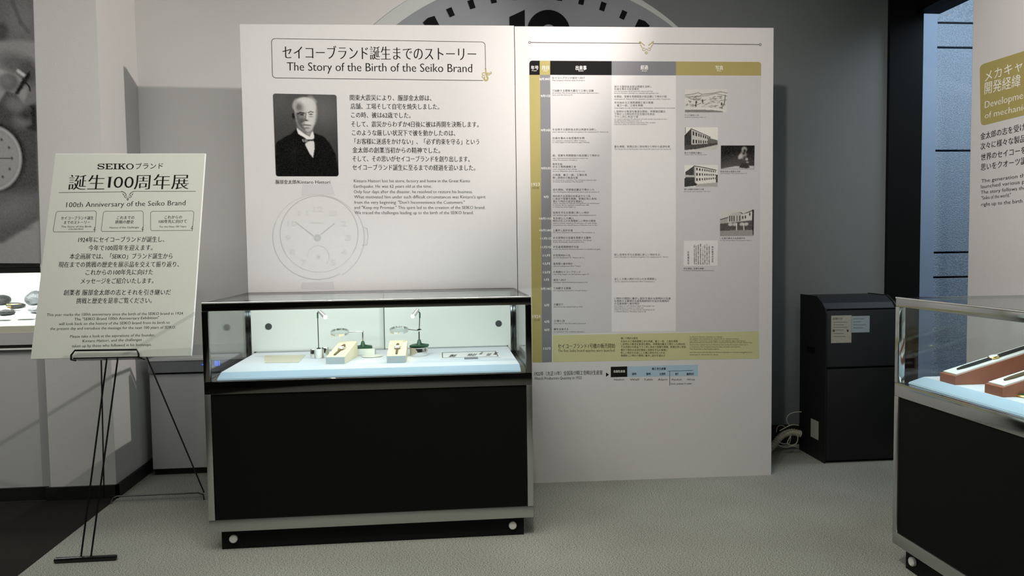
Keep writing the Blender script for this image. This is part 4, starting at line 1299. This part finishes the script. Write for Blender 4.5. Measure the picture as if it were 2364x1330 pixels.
def magnifier(name, foot, post_h, ring_c, label, base_rot):
    r = empty(name, foot, label, 'magnifier', 'magnifiers on green iron feet')
    f_ = Vector(foot)
    q_ = Matrix.Rotation(base_rot, 4, 'Z')
    # green horse-shoe foot
    bm = bmesh.new()
    out_ = [(-.050, -.022), (.046, -.026), (.050, -.012), (.018, .0), (.050, .014), (.046, .028), (-.042, .022)]
    vs_ = [bm.verts.new((x, y, 0)) for x, y in out_]
    bm.faces.new(vs_)
    ret = bmesh.ops.extrude_face_region(bm, geom=bm.faces[:])
    for g in ret['geom']:
        if isinstance(g, bmesh.types.BMVert):
            k = 1 - min(1, math.hypot(g.co.x, g.co.y) / .06)
            g.co.z += .010 + .012 * k
    bmesh.ops.bevel(bm, geom=bm.edges[:], offset=.002, segments=1, affect='EDGES')
    MB().bm(bm, Matrix.Translation(f_) @ q_).put('foot', 'green_iron', r, True)
    MB().lathe([(.016, .0), (.012, .012), (.009, .024), (.005, .030)], f_ + Vector((0, 0, .010)), 16).put('foot_boss', 'green_iron', r, True)
    top = f_ + Vector((0, 0, post_h))
    MB().tube([f_ + Vector((0, 0, .036)), top], .004, 10).put('post', 'silver', r, True)
    rc = Vector(ring_c)
    d = (rc - top); d.z = 0; dn = d.normalized()
    MB().lathe([(.0, -.006), (.005, -.004), (.006, 0), (.005, .004), (.0, .006)], top, 12, dn).put('ball_joint', 'silver', r, True)
    MB().tube([top, top.lerp(rc, .35) + Vector((0, 0, .003)), rc - dn * .049], .0032, 8, r1=.005).put('handle', 'silver', r, True)
    tilt = Matrix.Rotation(math.radians(14), 3, 'X')
    ring = [rc + tilt @ Vector((.048 * math.cos(a), .048 * math.sin(a), 0)) for a in [2 * math.pi * k / 40 for k in range(40)]]
    mb = MB(); nn = 40
    vs = []
    for k in range(nn):
        a = 2 * math.pi * k / nn
        for rr_, zz in ((.050, -.006), (.050, .006), (.046, .006), (.046, -.006)):
            vs.append(rc + tilt @ Vector((rr_ * math.cos(a), rr_ * math.sin(a), zz)))
    fs = []
    for k in range(nn):
        for j in range(4):
            fs.append((k * 4 + j, k * 4 + (j + 1) % 4, ((k + 1) % nn) * 4 + (j + 1) % 4, ((k + 1) % nn) * 4 + j))
    mb.add(vs, fs).put('lens_rim', 'silver', r, True)
    MB().lathe([(.046, -.001), (.030, -.003), (.0, -.0045), ], rc, 32, tilt @ Vector((0, 0, 1))).lathe([(.046, .001), (.030, .003), (.0, .0045)], rc, 32, tilt @ Vector((0, 0, 1))).put('lens', 'glass', r, True)
    return r


f1 = on_y(838, 804, 4.14)
tag(MB().box(f1.x - .065, f1.x + .065, 4.10, 4.19, ZD, f1.z, .001).put('white_riser', 'pad', None, origin=(f1.x, 4.14, ZD)), 'low white riser block under the left green magnifier foot', 'riser')
magnifier('magnifier', (f1.x, 4.14, f1.z), on_y(835, 766, 4.14).z - f1.z, on_y(784, 767, 4.12), 'round chrome magnifier on a green foot, left one, on a white riser', .15)
f2 = Vector((on_y(968, 800, 4.05).x, 4.05, gz2))
magnifier('magnifier', f2, on_y(968, 764, 4.05).z - gz2, on_y(921, 762, 4.04), 'round chrome magnifier on a green foot, right one, standing on the chrome drum', -.1)
mt = on_y(968, 764, 4.05)
lp = lamp('spot_lamp', (mt.x, 4.05, mt.z + .006), on_y(969, 722, 4.05), on_y(966, 713, 4.05), on_y(954, 729, 4.03), 'small chrome spot lamp, right one, leaning left above the magnifier post')

# ---------------------------------------------------------------- wooden stands in the side case
wd = empty('wooden_watch_stand', (0, 0, 0))
a, _ = wedge(None, .092, .42, .034, .150, '', '')
place(a, 'wooden_block', 'wood', wd)
sl2 = math.atan2(.150 - .034, .42)


def sp2(x, y, d): return (x, y * math.cos(sl2) - d * math.sin(sl2), .034 + y * math.sin(sl2) + d * math.cos(sl2))


def pr2(pts, d0, d1):
    mb = MB(); n_ = len(pts)
    return mb.add([sp2(x, y, d0) for x, y in pts] + [sp2(x, y, d1) for x, y in pts],
                  [tuple(range(n_ - 1, -1, -1)), tuple(range(n_, 2 * n_))] + [(i, (i + 1) % n_, (i + 1) % n_ + n_, i + n_) for i in range(n_)])


place(pr2([(-.039, .010), (.039, .010), (.039, .425), (-.039, .425)], .0, .005), 'white_pad', 'pad', wd)


def strap_watch(strap_m, body_m, lab):
    r = empty('strap_watch', (0, 0, 0))
    place(pr2([(-.003, .045), (.003, .045), (.010, .075), (.011, .190), (-.011, .190), (-.010, .075)], .006, .012), 'lower_strap', strap_m, r)
    place(pr2([(-.011, .225), (.011, .225), (.010, .36), (-.010, .36)], .006, .013), 'upper_strap', strap_m, r)
    c_ = Vector(sp2(0, .207, .006)); ax_ = Vector((0, -math.sin(sl2), math.cos(sl2)))
    place(MB().lathe([(.017, 0), (.020, .002), (.020, .008), (.018, .010)], c_, 28, ax_), 'watch_case', body_m, r, True)
    place(MB().lathe([(.016, 0), (.016, .0006)], c_ + ax_ * .010, 28, ax_), 'watch_dial', 'dial', r)
    place(MB().lathe([(.0025, 0), (.0025, .004)], c_ + Vector((.020, 0, .004)), 10, (1, 0, 0)), 'crown', body_m, r)
    return r


s1 = strap_watch('strap_black', 'gold', '')
s2 = strap_watch('strap', 'gold', '')
wd2 = copy_tree(wd)
RZ = math.radians(-90)      # slope rises along +X
for o, q_ in ((wd, (2.03, 2.855)), (wd2, (2.035, 2.605)), (s1, (2.03, 2.855)), (s2, (2.035, 2.605))):
    o.location = (q_[0], q_[1], ZD); o.rotation_euler = (0, 0, RZ)
G = 'red-brown wooden watch stands'
tag(wd, 'red-brown wooden watch stand with white pad, farther one in the right-hand case', 'watch stand', G)
tag(wd2, 'red-brown wooden watch stand with white pad, nearer one cut by the frame edge', 'watch stand', G)
tag(s1, 'wristwatch with black strap and gold case on the farther wooden stand', 'wristwatch')
tag(s2, 'wristwatch with brown strap on the nearer wooden stand at the frame edge', 'wristwatch')
c = pz(2358, 916)
gw = empty('green_gilt_watch', c, 'green and gilt oval watch lying on the deck at the right frame edge', 'watch')
MB().lathe([(.030, 0), (.034, .003), (.030, .008)], (c.x + .015, c.y, ZD), 28).put('gilt_case', 'gold', gw, True)
MB().lathe([(.027, 0), (.022, .003)], (c.x + .015, c.y, ZD + .008), 28).put('green_dial', 'green_iron', gw, True)

# ================================================================== POSTER ON EASEL
bl, br_, tr, tl = Vector((-1.905, 3.703, .906)), Vector((-1.177, 3.688, .904)), Vector((-1.165, 3.990, 1.889)), Vector((-1.893, 4.005, 1.891))
ux = (br_ - bl).normalized()
up = ((tl - bl) - ux * (tl - bl).dot(ux)).normalized()
PE = Plane(bl, ux, up)
po = empty('poster_board', bl.lerp(br_, .5), 'grey-green exhibition poster board resting on the black wire easel', 'poster')
mb = MB()
q = [PE.at(0, 0, -.0005), PE.at(.728, 0, -.0005), PE.at(.728, 1.03, -.0005), PE.at(0, 1.03, -.0005)]
mb.prism(q, -PE.n * .008); mb.put('foam_core', 'card_edge', po)
mb = MB(); mb.prism([PE.at(.0, .0), PE.at(.725, .0), PE.at(.725, 1.028), PE.at(.0, 1.028)], PE.n * .0006); mb.put('printed_face', 'card', po)

# wide slab-serif word mark drawn letter by letter (unit box 0..1)
GL = {
    'E': [[(0, 0), (1, 0), (1, .30), (.90, .30), (.84, .12), (.36, .12), (.36, .45), (.62, .45), (.62, .34), (.70, .34), (.70, .68), (.62, .68), (.62, .56), (.36, .56), (.36, .88), (.82, .88), (.88, .70), (.98, .70), (.98, 1), (0, 1), (0, .90), (.14, .90), (.14, .10), (0, .10)]],
    'I': [[(0, 0), (1, 0), (1, .10), (.70, .10), (.70, .90), (1, .90), (1, 1), (0, 1), (0, .90), (.30, .90), (.30, .10), (0, .10)]],
    'K': [[(0, 0), (.46, 0), (.46, .10), (.34, .10), (.34, .42), (.42, .48), (.70, .10), (.60, .10), (.60, 0), (1.04, 0), (1.04, .10), (.94, .10), (.58, .58), (.84, .90), (.98, .90), (.98, 1), (.58, 1), (.58, .90), (.68, .90), (.34, .56), (.34, .90), (.46, .90), (.46, 1), (0, 1), (0, .90), (.12, .90), (.12, .10), (0, .10)]],
}
ring_o = [(.5 + .5 * math.cos(a), .5 + .52 * math.sin(a)) for a in [2 * math.pi * k / 28 for k in range(28)]]
ring_i = [(.5 + .32 * math.cos(a), .5 + .42 * math.sin(a)) for a in [2 * math.pi * k / 28 for k in range(28)]]


def word_mark(mb, pl, x0, y0, x1, h, d=.0012):
    n_ = 5; gap = 1.5
    wts = [1.0, 1.0, .55, 1.05, 1.05]
    tot = sum(wts)
    x = x0
    for ch, wt_ in zip('SEIKO', wts):
        w_ = (x1 - x0 - gap * 4) * wt_ / tot
        T = lambda u, v: pl.at(*pl.st(x + u * w_, y0 - v * h), d)
        if ch in GL:
            for g in GL[ch]: mb.add([T(u, v) for u, v in g], [tuple(range(len(g)))])
        elif ch == 'O':
            k = len(ring_o)
            mb.add([T(*q_) for q_ in ring_o] + [T(*q_) for q_ in ring_i], [(i, (i + 1) % k, (i + 1) % k + k, i + k) for i in range(k)])
        else:
            cen = [(.90, .74), (.80, .90), (.50, .95), (.20, .88), (.10, .73), (.24, .58), (.52, .52), (.80, .42), (.92, .27), (.80, .10), (.50, .05), (.20, .10), (.08, .28)]
            wd_ = [.10, .08, .06, .08, .13, .13, .12, .13, .13, .08, .06, .08, .10]
            L2 = []; R2 = []
            for i in range(len(cen)):
                a_, b2 = cen[max(0, i - 1)], cen[min(len(cen) - 1, i + 1)]
                t_ = Vector((b2[0] - a_[0], b2[1] - a_[1])).normalized(); n2 = Vector((-t_.y, t_.x)) * wd_[i] * .8
                L2.append((cen[i][0] + n2.x, cen[i][1] + n2.y)); R2.append((cen[i][0] - n2.x, cen[i][1] - n2.y))
            k = len(L2)
            mb.add([T(*q_) for q_ in L2 + R2], [(i, i + 1, i + 1 + k, i + k) for i in range(k - 1)])
            for (u0, u1, v0, v1) in ((.84, .96, .66, 1.0), (.04, .16, .0, .36)):
                mb.add([T(u0, v0), T(u1, v0), T(u1, v1), T(u0, v1)], [(0, 1, 2, 3)])
        x += w_ + gap


mb = MB()
word_mark(mb, PE, 225, 391, 309, 13)
put_text(mb, PE, 'ブランド', 313, 390, 376, 389, 12.5, .0012, style='plain', res=2)
mb.put('top_line', 'ink', po)
mb = MB()
put_text(mb, PE, '誕生', 158, 436, 240, 436, 31, .0012, style='mincho', res=3)
put_text(mb, PE, '1', 249.5, 434, 254, 434, 28, .0012, style='serif', res=3)
put_text(mb, PE, '00', 262, 434, 307, 434, 28, .0012, style='serif', res=3)
put_text(mb, PE, '周年展', 310, 435, 434, 434, 31, .0012, style='mincho', res=3)
mb.put('main_title', 'ink', po)
mb = MB()
put_text(mb, PE, '100th Anniversary of the Seiko Brand', 153, 479, 428, 474, 12.5, .0012, style='serif', res=2)
mb.put('english_title', 'ink', po)
mb = MB()
ly = lambda x: 444.5 + (x - 136) * (-.012)
line_px(mb, PE, [(136, 445), (282, 443)], 1.1, .0012); line_px(mb, PE, [(310, 442), (452, 442)], 1.1, .0012)
for sgn in (-1, 1):
    f = lambda q: [(295.5 + sgn * (295.5 - x), y) for x, y in q]
    line_px(mb, PE, f([(281, 442), (287, 444), (292, 450)]), 1.5, .0012)
    line_px(mb, PE, f([(284, 447), (286, 451)]), 1.6, .0012)
    line_px(mb, PE, f([(293, 453), (289, 451.5), (287, 454), (290, 457), (294, 455)]), 1.1, .0012)
line_px(mb, PE, [(293, 460), (295.5, 457.5), (297, 460), (295, 463), (293, 460)], 1.3, .0012)
# three rounded boxes
for (a, b_, c_, d_, yb) in ((131, 222, 123, 219, 535), (240, 330, 234, 330, 534), (349, 447, 348, 444, 532)):
    yt_ = 488
    line_px(mb, PE, [(a + 3, yt_), (b_ - 2, yt_ - 1), (b_ + 1, yt_ + 3), (d_ + 1, yb - 8)], .9, .0012)
    line_px(mb, PE, [(d_ - 3, yb), (c_ + 2, yb + .5), (c_, yb - 3), (a - 1, yt_ + 3), (a + 3, yt_)], .9, .0012)
    line_px(mb, PE, [(d_ - 3, yb - 5), (d_ + 2, yb - 4)], 1.2, .0012); line_px(mb, PE, [(d_, yb - 10), (d_ - .5, yb + 1)], 1.4, .0012)
mb.put('ornaments', 'ink_grey', po)
mb = MB()
for t, a, b_, y, h in (('セイコーブランド誕生', 141, 216, 507, 7), ('までのストーリー', 148, 208, 517, 7), ('これまでの', 270, 310, 506, 7), ('挑戦の歴史', 266, 309, 516, 7), ('これからの', 380, 420, 505, 7), ('100年先に向けて', 367, 431, 515, 7.5)):
    put_text(mb, PE, t, a, y, b_, y - .5, h, .0012, style='mincho')
mb.put('section_titles', 'ink', po)
mb = MB()
for t, a, b_, y, h in (('The Story of the Birth', 141, 211, 525.5, 4.3), ('of the Seiko Brand', 158, 192, 531, 4), ('History of the Challenges', 253, 321, 527.5, 4.3), ('For the Next 100 Years', 369, 430, 525.5, 4.3)):
    put_text(mb, PE, t, a, y, b_, y - .6, h, .0012)
mb.put('section_titles_english', 'ink_grey', po)
mb = MB()
for t, a, b_, y in (('1924年にセイコーブランドが誕生し、', 181, 379, 559), ('今年で100周年を迎えます。', 204, 352, 578), ('本企画展では、「SEIKO」ブランド誕生から', 161, 398, 597.5), ('現在までの挑戦の歴史を展示品を交えて振り返り、', 135, 413, 616.5),
                   ('これからの100年先に向けた', 198, 353, 634.5), ('メッセージをご紹介いたします。', 187, 354, 654.5), ('創業者 服部金太郎の志とそれを引き継いだ', 147, 394, 681), ('挑戦と歴史を是非ご覧ください。', 176, 350, 700)):
    put_text(mb, PE, t, a, y, b_, y - 1, 11.5, .0012, style='mincho')
mb.put('body_text', 'ink', po)
mb = MB()
for t, a, b_, y in (('This year marks the 100th anniversary since the birth of the SEIKO brand in 1924.', 108, 424, 730), ('The "SEIKO Brand 100th Anniversary Exhibition"', 172, 367, 740), ('will look back on the history of the SEIKO brand from its birth to', 136, 392, 751),
                   ('the present day and introduce the message for the next 100 years of SEIKO.', 116, 406, 762), ('Please take a look at the aspirations of the founder,', 162, 358, 780), ('Kintaro Hattori, and the challenges', 191, 327, 790.5), ('taken up by those who followed in his footsteps.', 166, 350, 802)):
    put_text(mb, PE, t, a, y, b_, y - 3.5, 6.6, .0012, style='serif')
mb.put('body_text_english', 'ink', po)

# ---- easel
es = empty('wire_easel', (-1.62, 3.53, 0), 'black wire easel with a flat floor bar, holding the exhibition poster', 'easel')
fb0, fb1 = on_z(125, 1294, .012), on_z(268, 1289, .012)
mb = MB()
d_ = (fb1 - fb0)
mb.box(fb0.x, fb1.x, fb0.y - .013, fb0.y + .013, 0.0, .024, .009)
mb.put('foot_bar', 'black_metal', es, True)
lean = math.tan(math.radians(18))


def leg_front(xp, yp, xt, yt_):
    a = on_z(xp, yp, .02)
    n_ = Vector((0, -math.cos(math.radians(18)), math.sin(math.radians(18))))
    b2 = hit(xt, yt_, a, n_)
    e2 = a + (b2 - a) * 1.75
    return a, e2


for (q1, q2) in (((187, 1286), (247, 827)), ((210, 1286), (272, 827))):
    a, b_ = leg_front(*q1, *q2)
    MB().tube([a, b_], .0042, 8).put('leg', 'black_metal', es, True)
    topf = b_
a, b_ = leg_front(187, 1286, 247, 827)
hz = a.lerp(b_, .80)
hb0, hb1 = hz + Vector((-.085, .012, 0)), hz + Vector((.075, .012, 0))
MB().tube([hb0, hb1], .005, 8).put('hinge_bar', 'black_metal', es, True)
r0, r1 = on_z(250, 1150, .01), on_z(478, 1140, .01)
for (pt_, hp) in ((r0, hb0 + Vector((.0, 0, 0))), (r1, hb0 + Vector((.08, 0, 0)))):
    MB().tube([hp, Vector((pt_.x, 4.36, .035))], .0040, 8).put('leg', 'black_metal', es, True)
xa, xb = on_z(268, 1156, .0).x, on_z(470, 1152, 0).x
MB().tube([(xa - .004, 4.33, .004), (xa, 4.35, .028), (xa + .02, 4.36, .034), (xb - .03, 4.36, .034), (xb, 4.35, .026), (xb + .01, 4.33, .004)], .0040, 8).put('rear_bar', 'black_metal', es, True)
MB().tube([(on_z(250, 1150, .035).x, 4.36, .035), (xa + .02, 4.36, .034)], .0040, 8).put('rear_bar_end', 'black_metal', es, True)
# holder: U-shaped wire with a flat shelf
h0, h1 = PE.st(170, 828), PE.st(328, 825)
k0, k1 = PE.st(176, 811), PE.st(322, 809)
fo = .022
MB().tube([PE.at(h0[0], h0[1] - .006, -.02), PE.at(h0[0], h0[1] - .008, fo), PE.at(h0[0] - .002, h0[1] + .012, fo), PE.at(k0[0] + .004, k0[1], fo), PE.at(k1[0] - .004, k1[1], fo), PE.at(h1[0] - .008, h1[1] + .012, fo),
           PE.at(h1[0] - .006, h1[1] - .002, fo), PE.at(h1[0] + .004, h1[1] - .006, -.02)], .0045, 8).put('holder_wire', 'black_metal', es, True)
mb = MB()
a_, b_ = PE.at(h0[0] + .01, -.0022, fo + .004), PE.at(h1[0] - .01, -.0022, fo + .004)
mb.prism([a_, b_, PE.at(h1[0] - .01, -.0022, -.03), PE.at(h0[0] + .01, -.0022, -.03)], -PE.up * .006)
mb.put('holder_shelf', 'black_metal', es)
cxh = (h0[0] + h1[0]) / 2

# ================================================================== BLACK EQUIPMENT CABINET
bn = empty('black_cabinet', (2.62, 4.68, 0), 'black sloped-top equipment cabinet with pale stickers beside the timeline board', 'cabinet')
X0, X1, Y0, Y1, ZT = 2.398, 2.88, 4.52, 4.86, 1.055
mb = MB()
prof = [(Y0 + .03, 0.004), (Y0 + .03, .965), (Y0 + .022, .980), (Y0 + .055, 1.014), (Y0 + .122, ZT - .005), (Y1, ZT - .005), (Y1, 0.004)]
mb.prism([(X0 + .006, y, z) for y, z in prof], (X1 - X0 - .012, 0, 0))
mb.put('body', 'bin', bn)
for x in (X0, X1 - .008):
    mb = MB()
    prof2 = [(Y0 + .004, .0), (Y0, .02), (Y0, .955), (Y0 + .012, .985), (Y0 + .05, 1.02), (Y0 + .12, ZT), (Y1, ZT), (Y1, 0)]
    mb.prism([(x, y, z) for y, z in prof2], (.008, 0, 0)); mb.put('side_panel', 'bin', bn)
MB().box(X0 + .010, X1 - .010, Y0 + .006, Y0 + .03, .612, .968, .004).put('upper_front', 'bin_front', bn, True)
MB().box(X0 + .010, X1 - .010, Y0 - .004, Y0 + .03, .018, .600, .006).put('lower_door', 'bin', bn, True)
MB().box(X0 - .002, X0 + .004, 4.66, 4.76, .68, .72).put('side_handle', 'black_panel', bn)
a_, b_ = on_y(1919, 729, Y0 + .005), on_y(1965, 791, Y0 + .005)
st_ = MB().box(a_.x, b_.x, Y0 + .003, Y0 + .0062, b_.z, a_.z).put('sticker', 'sticker', bn); st_['label'] = 'beige notice sticker'
a2, b2_ = on_y(1965, 730, Y0 + .005), on_y(2007, 767, Y0 + .005)
st_ = MB().box(a2.x + .001, b2_.x, Y0 + .003, Y0 + .0062, b2_.z, a2.z).put('sticker', 'sticker_blue', bn); st_['label'] = 'pale blue notice sticker'
PS = Plane((a_.x, Y0 + .003, 0), (1, 0, 0), (0, 0, 1))
mb = MB()
put_text(mb, PS, 'お知らせ', 1923, 738, 1945, 738, 5, .0004, style='bold')
for y in (744, 750, 756, 762, 770, 777): line_px(mb, PS, [(1924, y), (1956 - (y % 4) * 4, y)], .8, .0004)
for y in (736, 743, 750, 757): line_px(mb, PS, [(1970, y), (2000 - (y % 3) * 6, y)], .8, .0004)
for cx_ in (1924.5, 1957): slab_px(mb, PS, [(cx_ - 2, 761), (cx_ + 2, 761), (cx_ + 2, 766), (cx_ - 2, 766)], .0006)
mb.put('sticker_print', 'ink_grey', bn)
MB().box(X0 - .0015, X0 + .001, 4.60, 4.70, .13, .25).put('side_label', 'sticker', bn)['label'] = 'pale label low on the side'

# hose and cables
hs = empty('flexible_hose', (2.1, 4.86, 0), 'thick beige ribbed hose arching from behind the timeline board to the black cabinet', 'hose')
pp = []
for k in range(41):
    t = k / 40
    a = on_y(1783 - 30 + 0 * t, 1040, 4.88); pts_ = [(1755, 1062), (1784, 1030), (1803, 1008), (1826, 998), (1848, 1002)]
    i = min(3, int(t * 4)); f = t * 4 - i
    P0, P1, P2, P3 = pts_[max(0, i - 1)], pts_[i], pts_[i + 1], pts_[min(4, i + 2)]
    cr = lambda a0, a1, a2_, a3: .5 * (2 * a1 + (a2_ - a0) * f + (2 * a0 - 5 * a1 + 4 * a2_ - a3) * f * f + (3 * a1 - a0 - 3 * a2_ + a3) * f ** 3)
    pp.append(on_y(cr(P0[0], P1[0], P2[0], P3[0]), cr(P0[1], P1[1], P2[1], P3[1]), 4.78))
pp = [Vector((v.x, v.y, max(v.z, .03))) for v in pp]
mb = MB(); mb.tube(pp, .021, 12)
mb.put('tube', 'beige', hs, True)
for k in range(1, 40, 2):
    t_ = (pp[k + 1] - pp[k - 1]).normalized()
    MB().lathe([(.021, -.003), (.0245, 0), (.021, .003)], pp[k], 12, t_).put('ring', 'beige', hs, True)


def cable(pts, lab, Y=4.74, r=.0032):
    out = []
    n_ = len(pts)
    for i in range(n_ - 1):
        for k in range(6):
            f = k / 6
            P0, P1, P2, P3 = pts[max(0, i - 1)], pts[i], pts[i + 1], pts[min(n_ - 1, i + 2)]
            c_ = [.5 * (2 * P1[j] + (P2[j] - P0[j]) * f + (2 * P0[j] - 5 * P1[j] + 4 * P2[j] - P3[j]) * f * f + (3 * P1[j] - P0[j] - 3 * P2[j] + P3[j]) * f ** 3) for j in (0, 1)]
            p_ = on_y(c_[0], c_[1], Y); p_.z = max(p_.z, r); out.append(p_)
    p_ = on_y(*pts[-1], Y); p_.z = max(p_.z, r); out.append(p_)
    o = MB().tube(out, r, 6).put('cable', 'cable', None, True, origin=out[0])
    tag(o, lab, 'cable', 'loose cables at the black cabinet')


cable([(1850, 951), (1835, 952), (1822, 957), (1816, 966), (1818, 976), (1824, 983)], 'thin pale cable curling highest beside the black cabinet', 4.76, .0030)
cable([(1844, 982), (1828, 981), (1812, 988), (1800, 995)], 'thin pale cable draped over the ribbed hose', 4.73)
cable([(1812, 985), (1803, 982), (1795, 986), (1792, 998)], 'thin pale cable bending down behind the hose near the timeline board', 4.84)
cable([(1838, 1000), (1842, 1012), (1838, 1024), (1828, 1028), (1818, 1024), (1820, 1016), (1826, 1006)], 'thin pale cable looped tightly under the hose end', 4.72)
cable([(1794, 1018), (1806, 1024), (1820, 1024), (1824, 1018), (1826, 1004)], 'thin pale cable hanging in a loop below the hose', 4.74)
cable([(1793, 1024), (1804, 1031), (1818, 1033), (1830, 1030), (1844, 1034)], 'thin pale cable lying lowest on the carpet by the cabinet', 4.76)

# ================================================================== RIGHT STORY PANEL (faces the aisle)
XP = 2.90
PR = Plane((XP, 4.2, 0), (0, -1, 0), (0, 0, 1))
yF = hit(2241, 300, (XP, 0, 0), (1, 0, 0)).y
pr = empty('side_story_panel', (XP, 2.9, 0), 'white story board with an olive heading box behind the right-hand display case', 'display board')
MB().box(XP, XP + .03, 1.2, yF, 0, 3.0, .002).put('board', 'panel', pr)
mb = MB()
slab_px(mb, PR, [(2262, 158), (2265, 151), (2272, 147), (2364, 118), (2480, 82), (2480, 245), (2364, 266), (2272, 289), (2266, 287), (2264, 280)])
mb.put('heading_box', 'olive', pr)
mb = MB()
put_text(mb, PR, 'メカキャリバー', 2274, 188, 2440, 136, 22, .0012, style='plain', res=2)
put_text(mb, PR, '開発経緯', 2273, 216, 2356, 197, 24, .0012, style='plain', res=2)
put_text(mb, PR, 'Development', 2274, 250, 2380, 223, 17, .0012, style='serif', res=2)
put_text(mb, PR, 'of mechanical', 2274, 274, 2384, 250, 15, .0012, style='serif', res=2)
mb.put('heading_lettering', 'white_ink', pr)
mb = MB()
for t, a, y, b_, y2, h in (('金太郎の志を受け継いだ', 2264, 322, 2410, 290, 14), ('次々に様々な製品を生み', 2264, 345, 2412, 318, 14), ('世界のセイコーを目指す', 2265, 370, 2414, 345, 14), ('思いをクオーツ誕生まで', 2265, 393, 2414, 371, 14)):
    put_text(mb, PR, t, a, y, b_, y2, h, .0012, style='mincho')
mb.put('body_text', 'ink', pr)
mb = MB()
for t, a, y, b_, y2 in (('The generation that inherited', 2266, 422, 2440, 399), ('launched various products and', 2265, 435, 2440, 414), ('The story follows their aspirations', 2265, 448, 2440, 430), ('"Seiko of the world."', 2266, 461, 2334, 454), ('right up to the birth of the Quartz', 2266, 476, 2440, 461)):
    put_text(mb, PR, t, a, y, b_, y2, 8.5, .0012, style='serif')
mb.put('body_text_english', 'ink', pr)

bpy.data.objects.remove(_txt, do_unlink=True)
for o in bpy.data.objects:
    if o.type == 'MESH' and o.parent is not None and any(k in o.name for k in ('text', 'lettering', 'heading_japanese', 'heading_english', 'highlight_heading', 'production_heading', 'title', 'caption', 'drawing', 'ornament', 'heading_frame', 'section', 'top_line', 'sticker_print', 'blue_display')):
        o['kind'] = 'stuff'
